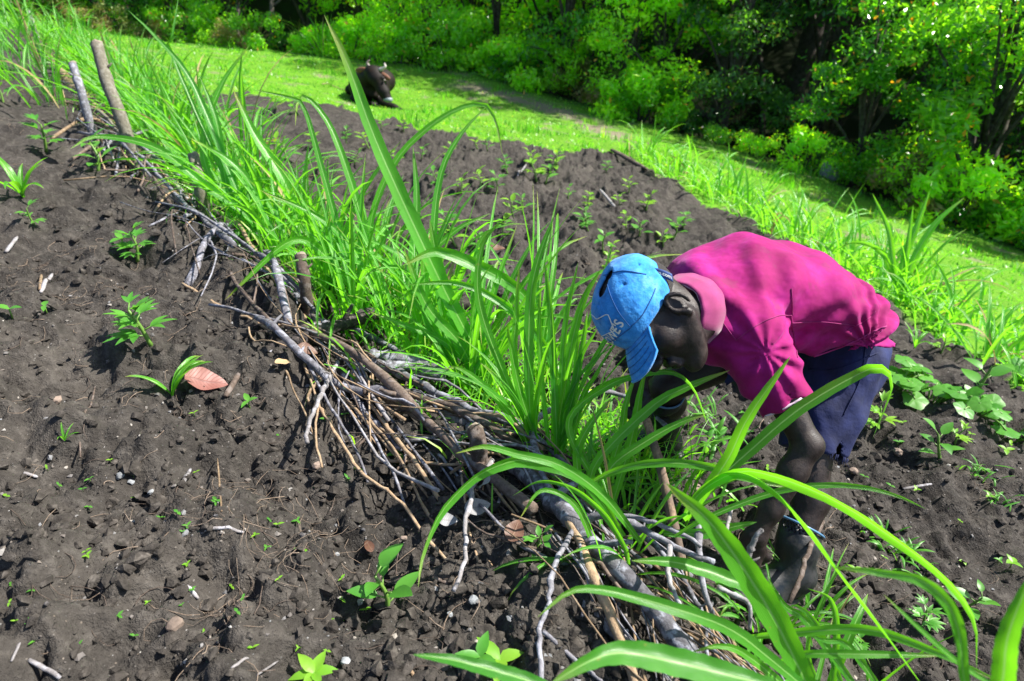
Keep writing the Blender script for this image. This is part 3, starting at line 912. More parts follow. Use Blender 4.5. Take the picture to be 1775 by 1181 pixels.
# collar: a turned-down band round the neck
nA = nrm(at(1140, 545, 1.66) - at(1215, 540, 1.80)); c0 = at(1180, 541, 1.682)
cu = nrm(CU - nA * (CU @ nA)); cv = np.cross(nA, cu)
rows = []
angs = np.linspace(-2.55, 2.75, 60)
for j, (r, h) in enumerate(((.069, .020), (.071, .025), (.077, .014), (.086, -.012), (.095, -.040), (.093, -.041), (.084, -.014), (.074, .011))):
    rows.append([c0 + nA * (h - .016 * (1 - math.cos(a)) * .0 + .008 * math.sin(a * 2 + 1) * (j in (4, 5))) + (r + .0012 * math.sin(5 * a) + .001 * math.sin(13 * a + j)) * (cu * math.cos(a) + cv * math.sin(a)) for a in angs])
rows = np.array(rows); nr, na = rows.shape[:2]
ii = np.arange(nr * na).reshape(nr, na)
i2 = np.roll(ii, -1, 0)
Qc = np.stack([ii[:, :-1], ii[:, 1:], i2[:, 1:], i2[:, :-1]], -1).reshape(-1, 4)
collar = mpart('collar', rows.reshape(-1, 3), Qc, M['collar'], shirt)
Vc, Fc = tube(rows[0], .0022, 6, .2, 5); mpart('collar_edge', Vc, Fc, M['trim'], shirt)

# shorts --------------------------------------------------------------
def build_shorts():
    S = Field(np.array([.45, 1.2, -1.6]), np.array([1.32, 2.3, -.8]), .0055)
    S.cap(LH + CU * .01, RH + CU * .01, .112, .112, .04)
    S.cap(LH + CR * .03 - CU * .03, RH + CR * .02, .105, .105, .04)
    S.chain([LH, lerp(LH, LK, .5), lerp(LH, LK, 1.1)], [.108, .095, .090], .04)
    S.chain([RH, lerp(RH, RK, .5), lerp(RH, RK, .8)], [.105, .09, .085], .04)
    S.cut(lerp(LH, LK, .82), nrm(LK - LH) + .25 * CR, lambda x, y, z: .004 * np.sin(x * 60 + y * 40)) if False else None
    g = np.meshgrid(*S.ax, indexing='ij', sparse=True)
    dl_ = nrm(LK - LH); p = lerp(LH, LK, .86)
    d1 = (g[0] - p[0]) * dl_[0] + (g[1] - p[1]) * dl_[1] + (g[2] - p[2]) * dl_[2] + .004 * np.sin(g[0] * 60 + g[2] * 40)
    dr_ = nrm(RK - RH); p2 = lerp(RH, RK, .55)
    d2 = (g[0] - p2[0]) * dr_[0] + (g[1] - p2[1]) * dr_[1] + (g[2] - p2[2]) * dr_[2]
    mid = (LH + RH) / 2
    side = (g[0] - mid[0]) * LAT[0] + (g[1] - mid[1]) * LAT[1]
    S.D = np.maximum(S.D, np.where(side < 0.02, d1, d2).astype(np.float32))
    S.cap(lerp(LH, LK, .6), LK, .070, .076, .005, 'sub')
    S.warp(lambda x, y, z: .004 * wob(x, y, z, 22, 3) + .003 * wob(x, y, z, 45, 8) + .003 * np.sin((x * .8 - z * .6) * 90 + wob(x, y, z, 10, 2) * 2))
    return S.mesh(1)
V, Q = build_shorts()
shorts = mpart('shorts', V, Q, M['shorts'])
SOB = BVHTree.FromPolygons([Vector(v) for v in V], [tuple(int(i) for i in q) for q in Q])
for pts in (((1402, 640), (1450, 640), (1520, 612)), ((1500, 600), (1490, 660), (1462, 720))):
    seam('seam', SOB, pts, .0015, M['shorts'], shorts)
# frayed threads at the hem
fr = Acc(); hemp = lerp(LH, LK, .86); hd_ = nrm(LK - LH); hu = nrm(np.cross(hd_, [0, 0, 1])); hw = np.cross(hd_, hu)
for i in range(60):
    a = random.uniform(0, 6.283); b = hemp + .088 * (hu * math.cos(a) + hw * math.sin(a)) - hd_ * .004
    V_, F_ = tube([b, b + hd_ * random.uniform(.006, .014), b + hd_ * random.uniform(.012, .022) + .004 * RNG.normal(size=3)], [.0009, .0007, .0004], 4)
    fr.add(V_, F_)
o = link('frayed_threads', fr.mesh('frayed_threads'), M['shorts'], shorts); o.data.transform(Matrix.Translation(-man.location)); o['kind'] = 'stuff'

# boots --------------------------------------------------------------
def build_boot(K_, A_, fd, top, flare):
    fd = nrm(fd); S = Field(np.minimum(K_, A_) - .3, np.maximum(K_, A_) + .28, .0055)
    up = nrm(K_ - A_); T_ = A_ + up * top
    g0 = A_ + np.array([0, 0, -.085])
    S.chain([A_ + np.array([0, 0, -.02]), lerp(A_, T_, .4), T_ + up * .05], [.052, .050, flare], .03)
    S.chain([A_ + np.array([0, 0, -.035]) - fd * .015, A_ + fd * .08 + np.array([0, 0, -.045]), A_ + fd * .165 + np.array([0, 0, -.048])], [.050, .046, .040], .03)
    S.ell(A_ + fd * .07 + np.array([0, 0, -.08]), (.155, .052, .020), np.array([fd, np.cross([0, 0, 1.0], fd), [0, 0, 1.0]]), .006)
    S.cut(T_, up + np.array([.25, -.05, 0]))
    S.cap(lerp(A_, T_, .2), T_ + up * .1, .038, flare - .003, .004, 'sub')
    S.warp(lambda x, y, z: .0025 * np.sin(((x - A_[0]) * up[0] + (y - A_[1]) * up[1] + (z - A_[2]) * up[2]) * 75 + wob(x, y, z, 14, 1)))
    V, Q = S.mesh(1)
    n = nrm(up + np.array([.25, -.05, 0])); a0 = nrm(np.cross(up, [0, 1, 0])); a1 = np.cross(up, a0)
    rr = flare * .955 if top > .12 else flare * .93
    ring = np.array([T_ + rr * (a0 * math.cos(a) + a1 * math.sin(a)) for a in np.linspace(0, 2 * math.pi, 48)])
    ring = np.array([p + up * (-((p - T_) @ n) / (up @ n)) for p in ring])
    return V, Q, ring
for K_, A_, fd, top, fl in ((LK, LA, np.array([-.9, -.35, 0]), .115, .066), (RK, RA, np.array([-.98, .1, 0]), .27, .064)):
    V, Q, ring = build_boot(K_, A_, fd, top, fl)
    bt = mpart('boot', V, Q, M['rubber'])
    Vr, Fr = tube(ring, .0035, 6, 0, 0, False); mpart('rim', Vr, Fr, M['rubber_rim'], bt)

# cap ----------------------------------------------------------------
cc = np.array((-.006, 0, .066)); cr_ = np.array((.110, .090, .096))
def build_cap():
    S = Field(HC - .17, HC + .2, .0028)
    S.ell(hd(*cc), cr_ * HS, FR, .01)
    S.ell(hd(-.052, .0, .092), np.array((.052, .066, .050)) * HS, FR, .03)          # slack fabric at the crown
    def foldc(x, y, z): return .0022 * wob(x, y, z, 38, 2) + .0011 * wob(x, y, z, 80, 5)
    S.warp(foldc)
    inner = S.D.copy() + .0075
    S.D = np.maximum(S.D, -inner)
    S.cut(hd(.1, 0, .042), -hU + .26 * hF - .0 * hL)
    S.ell(hd(-.125, 0, .02), np.array((.05, .034, .05)) * HS, FR, .003, 'sub')       # opening over the strap
    tear = at(1046, 492, 1.0)
    return S, tear
S, tear = build_cap()
Vt, Qt = S.mesh(0)
bv = BVHTree.FromPolygons([Vector(v) for v in Vt], [tuple(int(i) for i in q) for q in Qt])
hit = np.array(bv.ray_cast(Vector((0, 0, 0)), Vector(nrm(raydir(1044, 494))))[0])
S.ell(hit, (.017, .014, .030), np.array([CR, CBk, nrm(CU + .5 * CR)]), .004, 'sub')
S.ell(hit + CU * .026 + CR * .014, (.012, .014, .018), np.array([CR, CBk, nrm(CU + .6 * CR)]), .004, 'sub')
for px, py in ((1030, 528), (1037, 529), (1081, 493), (1108, 458)):
    h_ = bv.ray_cast(Vector((0, 0, 0)), Vector(nrm(raydir(px, py))))[0]
    if h_ is not None: S.ell(np.array(h_), (.0045, .0045, .0045), None, .002, 'sub')
Vt, Qt = S.mesh(3)
cap = mpart('cap', Vt, Qt, M['cap'])
CBV = BVHTree.FromPolygons([Vector(v) for v in Vt], [tuple(int(i) for i in q) for q in Qt])
# brim: curved visor
nu, nv = 25, 11
top_, bot_ = [], []
for i in range(nu):
    u = -1 + 2 * i / (nu - 1); a = u * 1.0
    e0 = np.array([cc[0] + (cr_[0] - .006) * math.cos(a), (cr_[1] - .004) * math.sin(a), .048 - .040 * (1 - math.cos(a))])
    for j in range(nv):
        v = j / (nv - 1)
        ln = .082 * v * math.sqrt(max(0, 1 - .62 * abs(u) ** 4))
        p = e0 + np.array([ln * (.90 - .04 * v), .02 * ln * u, -ln * (.30 + .18 * v) - .008 * v * u * u])
        top_.append(hd(*p)); bot_.append(hd(*(p + np.array([0, 0, -.0045]))))
def sheet(top_, bot_, nu, nv):
    V = np.r_[np.array(top_), np.array(bot_)]
    n = nu * nv; ii = np.arange(n).reshape(nu, nv)
    Qa = np.stack([ii[:-1, :-1], ii[:-1, 1:], ii[1:, 1:], ii[1:, :-1]], -1).reshape(-1, 4)
    Qb = Qa[:, ::-1] + n
    rim = np.r_[ii[:, 0], ii[-1, 1:], ii[-2::-1, -1], ii[0, -2:0:-1]]
    r2 = np.roll(rim, -1)
    return V, np.r_[Qa, Qb, np.stack([rim, r2, r2 + n, rim + n], -1)]
Vb, Qb = sheet(top_, bot_, nu, nv)
brim = mpart('brim', Vb, Qb, M['cap'], cap)
tp = np.array(top_).reshape(nu, nv, 3)
for j in (2, 4, 6, 8):
    C = tp[1:-1, j] + .0012 * nrm(hF + hU)
    Vs, Fs = tube(C, .0007, 4); mpart('stitching', Vs, Fs, M['thread_blue'], cap)
edge = np.r_[tp[0], tp[1:-1, -1], tp[-1][::-1]]
Vs, Fs = tube(edge, .0028, 6, .15, 4); mpart('frayed_brim_edge', Vs, Fs, M['cap'], cap)
for pts in (((1050, 480), (1058, 510), (1072, 540), (1092, 566)), ((1046, 478), (1080, 470), (1120, 476)), ((1036, 596), (1062, 590), (1094, 568)), ((1094, 566), (1112, 548), (1128, 520), (1136, 500))):
    seam('stitching', CBV, pts, .0011, M['thread_blue'], cap)
seam('badge_outline', CBV, ((1023, 543), (1029, 548), (1035, 553), (1042, 550), (1050, 546), (1054, 546), (1056, 549), (1061, 562), (1065, 573), (1056, 577), (1042, 583), (1032, 582), (1028, 578)), .0011, M['thread_cream'], cap, 70)
def text_mesh(body, size):
    cu_ = bpy.data.curves.new('lettering', 'FONT'); cu_.body = body; cu_.size = size; cu_.align_x = 'CENTER'; cu_.align_y = 'CENTER'
    cu_.resolution_u = 3; cu_.offset = size * .018
    ob = bpy.data.objects.new('lettering', cu_); COL.objects.link(ob)
    me = bpy.data.meshes.new_from_object(ob.evaluated_get(bpy.context.evaluated_depsgraph_get()))
    V = np.array([v.co[:] for v in me.vertices]); P = [list(p.vertices) for p in me.polygons]
    bpy.data.objects.remove(ob); bpy.data.curves.remove(cu_); bpy.data.meshes.remove(me)
    return V, P
def poly_part(name, V, P, mat, parent):
    me = bpy.data.meshes.new(name); me.from_pydata([tuple(v) for v in V], [], P); me.update()
    return link(name, me, mat, parent)
# lettering wrapped round the front of the crown (viewed from in front it reads left to right)
TV, TP = text_mesh("LOWE'S", .031)
Vl = []
for x, y, _ in TV:
    a = x / .105 + .40
    u = .092 + y
    kk = math.sqrt(max(.05, 1 - ((u - cc[2]) / cr_[2]) ** 2)) * 1.0
    base = hd(cc[0] + cr_[0] * kk * math.cos(a), cr_[1] * kk * math.sin(a), u)
    cen = hd(cc[0], 0, u - .02)
    h_ = CBV.ray_cast(Vector(base + nrm(base - cen) * .05), Vector(nrm(cen - base)))
    q = np.array(h_[0]) if h_[0] is not None else base
    Vl.append(q + nrm(base - cen) * .0014 - MO)
poly_part('lettering', Vl, TP, M['thread_cream'], cap)
# strap across the back opening, its end standing off
Cst = [at(1124, 464, 1.615), at(1138, 465, 1.605), at(1152, 469, 1.60), at(1165, 475, 1.60)]
Cs = catmull(Cst, 12); wv_ = nrm(-CU + .12 * CR) * .019
top_, bot_ = [], []
for p in Cs:
    for j in range(5):
        q = p + wv_ * (j / 4); top_.append(q); bot_.append(q - CBk * .0022)
Vs, Qs = sheet(top_, bot_, 12, 5)
strap = mpart('strap', Vs, Qs, M['strap'], cap)
TV, TP = text_mesh('lowes.com', .0125)
L_ = np.linalg.norm(np.diff(Cs, axis=0), axis=1).sum()
Vl = []
for x, y, _ in TV:
    s_ = min(max((x + .0255) / .055, 0), 1) * 11; i = min(int(s_), 10); p = lerp(Cs[i], Cs[i + 1], s_ - i)
    Vl.append(p + wv_ * (.5 - y / .019) + CBk * .0012 - MO)
poly_part('strap_lettering', Vl, TP, M['thread_cream'], strap)

# digging stick in his hands ----------------------------------------------------
a, b = at(1108, 690, 1.955), gpf(1186, 1012)
b = b + nrm(b - a) * .03
C = catmull([a, lerp(a, b, .35) + CR * .012, lerp(a, b, .7) + CR * .008, b], 16)
V, F = tube(C, np.linspace(.0105, .0165, 16), 10, .05, 2)
T_ = nrm(b - a); ctr = C.mean(0)
k = NT('worn_wooden_tool'); o_ = k.coord(); gz = k.node('ShaderNodeSeparateXYZ'); k.link(o_, gz.inputs[0])
nn = k.noise(k.mapping(o_, (200, 200, 20)), 1, 4)
c_ = k.ramp(nn, [(.3, (.16, .10, .06)), (.7, (.36, .25, .16))])
M['tool'] = k.fin(k.mix(k.mrange(k.noise(o_, 14, 3), .4, .6, 0, .8), c_, (.06, .045, .04)), .8, k.bump(nn, .4, .002))
tool = link('digging_stick', np_mesh('digging_stick', V - a, F, True), M['tool']); tool.location = a
tag(tool, 'worn wooden digging stick held upright in his far hand', 'tool')

# ------------------------------------------------------------------ brush barrier: stakes, logs, branches, twigs
UPV = np.array([0, 0, 1.0])
def px_path(pts, lift=0.03, t_off=None):
    """ground-following path sighted at pts; lift = metres above the ground (list or number)"""
    out = []
    for i, p in enumerate(pts):
        l = lift[i] if isinstance(lift, (list, tuple)) else lift
        t = ground_t(p[0], p[1])
        # move back along the sight line until the point is l above the ground
        out.append(at(p[0], p[1], t * (1 - (l + .02) / max(1.2, t * .55))))
    return np.array(out)
def stick(name, C, r0, r1, mat, label, cat='branch', group=None, knots=0, n=18, sides=8, seed=0, ends=True):
    rng = np.random.default_rng(seed + 5)
    Cc = catmull(C, n)
    seglen = np.linalg.norm(np.diff(Cc, axis=0), axis=1).mean()
    Cc[1:-1] += rng.normal(size=(n - 2, 3)) * min(seglen * .07, r0 * .28)
    R = np.linspace(r0, r1, n) * (1 + .05 * rng.normal(size=n))
    for _ in range(knots):
        i = rng.integers(1, n - 1); R[i] *= 1.35
    base = Cc[0].copy()
    A = Acc(); V, F = tube(Cc - base, R, sides, .025, seed); A.add(V, F)
    T, N, B = frames(Cc)
    for _ in range(knots):       # broken side stubs
        i = int(rng.integers(2, n - 2)); a = rng.uniform(0, 6.28)
        d = nrm(T[i] * .7 + N[i] * math.cos(a) + B[i] * math.sin(a)); l = R[i] * rng.uniform(2, 4.5)
        V, F = tube([Cc[i] - base, Cc[i] - base + d * l * .6, Cc[i] - base + d * l + rng.normal(size=3) * l * .1], [R[i] * .5, R[i] * .38, R[i] * .24], 6, .1, seed); A.add(V, F)
    o = link(name, A.mesh(name), M[mat]); o.location = base
    return tag(o, label, cat, group)

def stake(pts_top_to_base, rpx, mat, label, tfac=1.0, seed=0):
    """an upright stake: base on the ground at the last point, top plumb above with the lean seen"""
    b = gpf(*pts_top_to_base[-1])
    t = np.dot(b, [0, CP, -SP]) * tfac
    P = [at(p[0], p[1], t * (1 - .01 * i)) for i, p in enumerate(pts_top_to_base[:-1])] + [b - UPV * .06]
    r = rpx * t / FPX
    rng = np.random.default_rng(seed)
    C = catmull(P[::-1], 16)
    e = empty('wooden_stake', C[0] + UPV * .06)
    off = C[0] + UPV * .06
    R = np.linspace(r * 1.05, r, 16) * (1 + .04 * rng.normal(size=16)); R[6] *= 1.12; R[11] *= 1.1
    V, F = tube(C - off, R, 12, .03, seed); link('post', np_mesh('post', V, F), M[mat], e)
    tip = C[-1] - off; T = nrm(C[-1] - C[-2]); sd = nrm(np.cross(T, [0, 1, 0])); s2 = np.cross(T, sd)
    # ragged hacked top
    a = np.linspace(0, 2 * math.pi, 13)[:-1]
    ringV = [tip + T * (.004 + r * .45 * rng.uniform(0, 1)) + r * 1.02 * (sd * math.cos(x) + s2 * math.sin(x)) for x in a] + [tip + T * r * .2]
    base_ = [tip - T * r * .1 + r * 1.0 * (sd * math.cos(x) + s2 * math.sin(x)) for x in a]
    Vt = np.r_[np.array(ringV), np.array(base_)]
    j = np.arange(12)
    link('cut_end', np_mesh('cut_end', Vt, [np.stack([j, (j + 1) % 12, np.full(12, 12)], -1), np.stack([13 + j, 13 + (j + 1) % 12, (j + 1) % 12, j], -1)], False), M['cut_wood'], e)
    for i in (5, 9, 12):
        aa = rng.uniform(0, 6.28); d = nrm(sd * math.cos(aa) + s2 * math.sin(aa) + T * .6); p = C[i] - off + (sd * math.cos(aa) + s2 * math.sin(aa)) * r * .7
        V, F = tube([p, p + d * r * .8, p + d * r * 1.3], [r * .28, r * .2, r * .1], 6, .1, i); link('branch_stub', np_mesh('branch_stub', V, F), M[mat], e)
    tag(e, label, 'stake')
    return e
stake(((168, 78), (185, 140), (208, 200), (243, 300)), 9.8, 'bark_stake', 'tall leaning grey stake, the thickest one standing in the hedge', 1.0, 1)
stake(((126, 112), (141, 160), (160, 232)), 6.5, 'bark_grey', 'shorter grey stake with a hacked top beside the tall stake', 1.0, 2)
stake(((336, 272), (344, 310), (352, 372)), 9.5, 'bark_stake', 'short grey stake half hidden among grass below the tall stake', .99, 3)
stake(((521, 446), (528, 490), (534, 552)), 10, 'bark_brown', 'brown weathered stump stake rising from the middle of the brush', .985, 4)
stake(((50, 22), (58, 48), (70, 92)), 3.5, 'bark_white', 'pale lichened stake in tall grass at the top of the hedge', 1.0, 6)
stake(((824, 748), (829, 770), (834, 822)), 15, 'bark_brown', 'thick short stump with a cut top below the forked grey branch', .975, 7)
stake(((1338, 1040), (1342, 1075), (1350, 1120)), 15, 'bark_brown', 'broken brown stub standing among twigs next to his boot', .98, 8)

RP = lambda px, pts: px * ground_t(*pts[len(pts) // 2]) / FPX
def br(pts, rpx, mat, label, lift=.03, knots=1, cat='branch', name='branch', taper=.65, n=20, seed=None, group=None, sides=8):
    r = RP(rpx, pts)
    return stick(name, px_path(pts, lift), r, r * taper, mat, label, cat, group, knots, n, sides, seed if seed is not None else int(pts[0][0] * 7 + pts[0][1]) % 9973)
br(((880, 792), (935, 845), (990, 900), (1027, 942), (1102, 1016), (1180, 1117), (1236, 1185)), 15, 'bark_grey', 'thick grey lichened log at the front end of the barrier', [.10, .14, .17, .17, .15, .12, .10], 2, taper=.85, n=30, sides=12)
br(((1003, 908), (1046, 893), (1102, 912), (1180, 953), (1238, 975)), 6, 'bark_grey', 'grey side branch curving off the thick log towards his boot', [.18, .22, .24, .25, .26], 1)
br(((1040, 895), (1102, 897), (1180, 925), (1215, 948)), 4, 'bark_grey', 'thin arched grey shoot above the side branch of the log', [.21, .25, .27, .27], 0)
br(((630, 630), (664, 634), (755, 681), (840, 719), (918, 744)), 7.5, 'bark_grey', 'long smooth grey branch with a forked end in the middle', [.07, .09, .12, .16, .20], 2, n=26)
br(((916, 742), (945, 715), (1000, 690), (1060, 680), (1110, 700), (1158, 742)), 4.2, 'bark_grey', 'bare curved twig arching across in front of his hand', [.20, .23, .27, .30, .32, .33], 1, n=26)
br(((917, 742), (930, 785), (948, 838), (990, 890)), 6, 'bark_grey', 'fork of the grey branch running down to the thick log', [.20, .19, .18, .18], 0)
br(((468, 608), (542, 583), (610, 556), (678, 536)), 10, 'bark_burnt', 'charred black log lying crosswise on the brush pile', [.05, .10, .13, .13], 2, cat='log', name='log', taper=1.1, sides=12)
br(((549, 556), (617, 573), (688, 607), (740, 630)), 6, 'bark_grey', 'grey branch passing under the charred log', [.06, .07, .08, .09], 1)
br(((640, 616), (715, 624), (772, 646)), 9, 'bark_grey', 'stout grey branch, upper of two with blackened broken ends', [.10, .11, .11], 2, taper=1.0, sides=10)
br(((668, 636), (720, 640), (768, 654)), 11, 'bark_grey', 'stout grey branch, lower of two with blackened broken ends', [.08, .09, .10], 2, taper=1.0, sides=10)
br(((715, 702), (760, 712), (800, 730), (834, 752)), 15, 'bark_grey', 'thick mossy grey log under the forked branch', [.06, .07, .08, .08], 1, cat='log', name='log', sides=12)
br(((671, 671), (739, 692), (823, 729), (875, 772)), 6.5, 'bark_brown', 'brown bowed branch beside the thick mossy log', [.09, .11, .12, .12], 2)
br(((617, 644), (657, 685), (715, 719), (783, 776), (800, 800)), 5.5, 'bark_tan', 'tan knotty branch running down the middle of the pile', [.07, .08, .09, .08, .06], 3, n=24)
br(((594, 650), (620, 695), (657, 739), (695, 780)), 5.5, 'bark_grey', 'speckled grey stick lying beside the tan knotty branch', .06, 1)
br(((610, 645), (644, 702), (690, 765), (728, 815), (769, 874), (829, 945), (889, 1057)), 4.5, 'bark_tan', 'long tan dry stalk spilling down the bank, the longest', [.07, .08, .08, .07, .06, .05, .02], 2, n=34)
br(((585, 628), (552, 695), (535, 735), (533, 768)), 4.6, 'bark_white', 'bleached white stick sticking out over the bare soil', [.09, .10, .10, .08], 2)
br(((545, 690), (575, 740), (623, 815), (694, 871), (765, 964), (836, 1031)), 3.8, 'bark_tan', 'slender tan cane sprawling down onto the soil', [.05, .05, .05, .05, .03, .02], 2, n=30)
br(((853, 798), (821, 845), (808, 908), (806, 964), (786, 1024)), 4.6, 'bark_white', 'pale crooked twig hanging below the drooping leaf', [.14, .15, .14, .13, .10], 1)
br(((997, 912), (963, 979), (948, 1054), (935, 1091), (941, 1200)), 5.2, 'bark_grey', 'bowed grey shoot drooping from the thick log to the soil', [.17, .17, .15, .13, .12], 1, n=26)
br(((750, 1001), (821, 1024), (904, 1037), (945, 1025)), 3.4, 'bark_brown', 'dark twig lying flat on the soil by the stalks', .03, 0)
br(((799, 1112), (840, 1095), (893, 1080)), 3.4, 'bark_brown', 'short dark twig on the soil above the two round leaves', .02, 0)
br(((940, 915), (982, 979), (1016, 1039), (1057, 1084), (1092, 1130)), 10, 'bark_white', 'thick pale lichen-crusted stick below the grey log', [.07, .08, .09, .09, .08], 1, taper=.9, sides=10)
br(((868, 940), (933, 1016), (1001, 1087), (1030, 1120)), 4.4, 'bark_brown', 'straight brown stick in the dark gap under the log', [.05, .06, .06, .05], 0)
br(((1020, 955), (1046, 1039), (1083, 1125), (1095, 1160)), 7, 'bark_grey', 'grey prop stick leaning down from the thick log', [.14, .12, .10, .08], 1)
br(((1161, 947), (1158, 994), (1168, 1025), (1182, 1058)), 4.4, 'bark_white', 'pale bent twig dangling from the side branch', [.26, .25, .24, .22], 0)
br(((316, 492), (383, 532), (440, 556), (486, 592)), 3.2, 'bark_tan', 'thin tan cane jutting from the brush over bare soil', [.05, .06, .06, .06], 1)
br(((410, 385), (457, 458), (508, 526), (530, 552)), 4.2, 'bark_tan', 'tan cane standing at the upper end of the brush pile', [.22, .17, .12, .08], 2)
br(((418, 466), (445, 492), (470, 522)), 10.5, 'bark_grey', 'thick smooth grey stick end under the tan cane', [.05, .06, .07], 0, taper=1.0, sides=10)
br(((512, 512), (535, 540), (560, 580), (590, 622)), 7.5, 'bark_grey', 'grey speckled branch running under the weathered stump', [.09, .09, .08, .08], 1)
br(((430, 432), (470, 480), (515, 520)), 5.5, 'bark_grey', 'knobbly grey stick above the thick smooth end', [.09, .09, .09], 2)
br(((78, 92), (115, 140), (155, 180), (205, 225)), 9, 'bark_tan', 'tan peeled log lying along the hedge behind the stakes', [.12, .14, .15, .14], 0, cat='log', name='log', taper=1.0, sides=12)
br(((132, 183), (165, 197), (195, 212), (218, 222)), 7, 'bark_stake', 'short pale log wedged behind the tall stake', [.2, .22, .22, .22], 0, cat='log', name='log', taper=.95, sides=10)
br(((128, 178), (150, 205), (166, 240)), 6.5, 'bark_brown', 'brown stick leaning against the shorter stake', [.1, .1, .05], 1)
br(((240, 280), (280, 318), (320, 352), (350, 380)), 6, 'bark_grey', 'grey branch laid along the barrier beside the tall stake', .08, 1)
br(((262, 276), (300, 318), (345, 368), (385, 420)), 5, 'bark_white', 'pale slender branch laid along the upper barrier', .1, 1)
br(((330, 358), (370, 400), (400, 440), (440, 470)), 5.5, 'bark_brown', 'brown branch laid along the barrier above the canes', .09, 1)
br(((320, 388), (350, 330), (378, 300), (392, 288)), 4.5, 'bark_burnt', 'black charred twig poking up through the grass', [.05, .2, .3, .34], 0)
br(((268, 345), (330, 362), (370, 356), (400, 372)), 4.0, 'bark_burnt', 'black crooked twig across the upper barrier', [.08, .12, .13, .1], 0)
br(((1130, 938), (1180, 1000), (1215, 1060), (1240, 1120)), 5, 'bark_grey', 'grey stick in the tangle below his gloveless hand'.replace('gloveless ', 'near '), [.1, .12, .12, .1], 1)
br(((1244, 1018), (1268, 1030), (1298, 1048), (1300, 1092)), 4, 'bark_white', 'pale elbow-bent twig between his hand and the stub', [.2, .2, .2, .15], 1)
br(((1292, 985), (1300, 955), (1312, 928), (1322, 918)), 4.5, 'bark_white', 'pale snapped twig standing up against his wrist', [.26, .30, .34, .36], 1)
br(((1210, 905), (1213, 970), (1222, 1030), (1235, 1062)), 5.5, 'bark_grey', 'upright grey twig crossing behind the broad front leaf', [.28, .24, .2, .15], 1)
br(((1268, 880), (1262, 910), (1256, 938), (1250, 962)), 3.0, 'bark_white', 'thin white upright twig, left of a pair near his wrist'.replace(', left of a pair', ' by the cut leaf'), [.34, .32, .30, .28], 0)
br(((1130, 690), (1160, 650), (1200, 628), (1225, 622)), 2.2, 'bark_brown', 'wiry dark twig arching under the cap brim', [.3, .33, .35, .35], 0)
br(((1425, 905), (1400, 960), (1385, 1010), (1368, 1045)), 5, 'bark_brown', 'dark sloping twig leaning against his boot', [.16, .18, .18, .15], 0)
# loose tangle: individual twigs of three looks
BP = np.array([*BAR])
seg = np.linalg.norm(np.diff(BP, axis=0), axis=1); cum = np.r_[0, np.cumsum(seg)]
def bar_pt(s):
    i = min(np.searchsorted(cum, s, side='right') - 1, len(seg) - 1); return lerp(BP[i], BP[i + 1], (s - cum[i]) / seg[i]), nrm(BP[i + 1] - BP[i])
rt = random.Random(5)
TW = {'bark_grey': 'thin grey twig woven into the brush barrier', 'bark_tan': 'dry tan stalk woven into the brush barrier', 'bark_brown': 'dark brown twig woven into the brush barrier', 'bark_white': 'pale bleached twig woven into the brush barrier'}
for i in range(185):
    s = cum[-1] * rt.random() ** 1.9 * .62
    c, d = bar_pt(s)
    nrm2 = np.array([d[1], -d[0]])
    off = rt.gauss(-.05, .09); c = c + nrm2 * off
    a = rt.gauss(0, .38) + (.35 if rt.random() < .35 else 0); ca, sa = math.cos(a), math.sin(a)
    d2 = np.array([d[0] * ca - d[1] * sa, d[0] * sa + d[1] * ca]) * (1 if rt.random() < .5 else -1)
    L = rt.uniform(.18, .75) * (1 + .1 * s)
    P = []
    h0, h1 = abs(rt.gauss(.01, .03)), abs(rt.gauss(.03, .05))
    bend = rt.gauss(0, .06)
    for f in (0, .33, .66, 1):
        q = c + d2 * (f - .5) * L + np.array([-d2[1], d2[0]]) * bend * math.sin(f * 3.1)
        P.append([q[0], q[1], Hz(q[0], q[1]) + .012 + h0 + (h1 - h0) * f + .02 * math.sin(f * 3.1)])
    where = 'beside the tall stake' if s > cum[-1] * .3 else ('near the charred log' if s > 1.9 else ('below the forked grey branch' if s > 1.1 else 'around the thick front log'))
    mt = rt.choice(['bark_grey'] * 4 + ['bark_tan'] * 4 + ['bark_brown'] * 3 + ['bark_white'] * 1)
    r = rt.uniform(.0018, .0062) * (1 + .08 * s)
    stick('twig', np.array(P), r, r * .45, mt, TW[mt] + ' ' + where, 'twig', 'loose ' + mt.split('_')[1] + ' twigs ' + where, 1 if rt.random() < .5 else 0, 9, 5, i + 300)

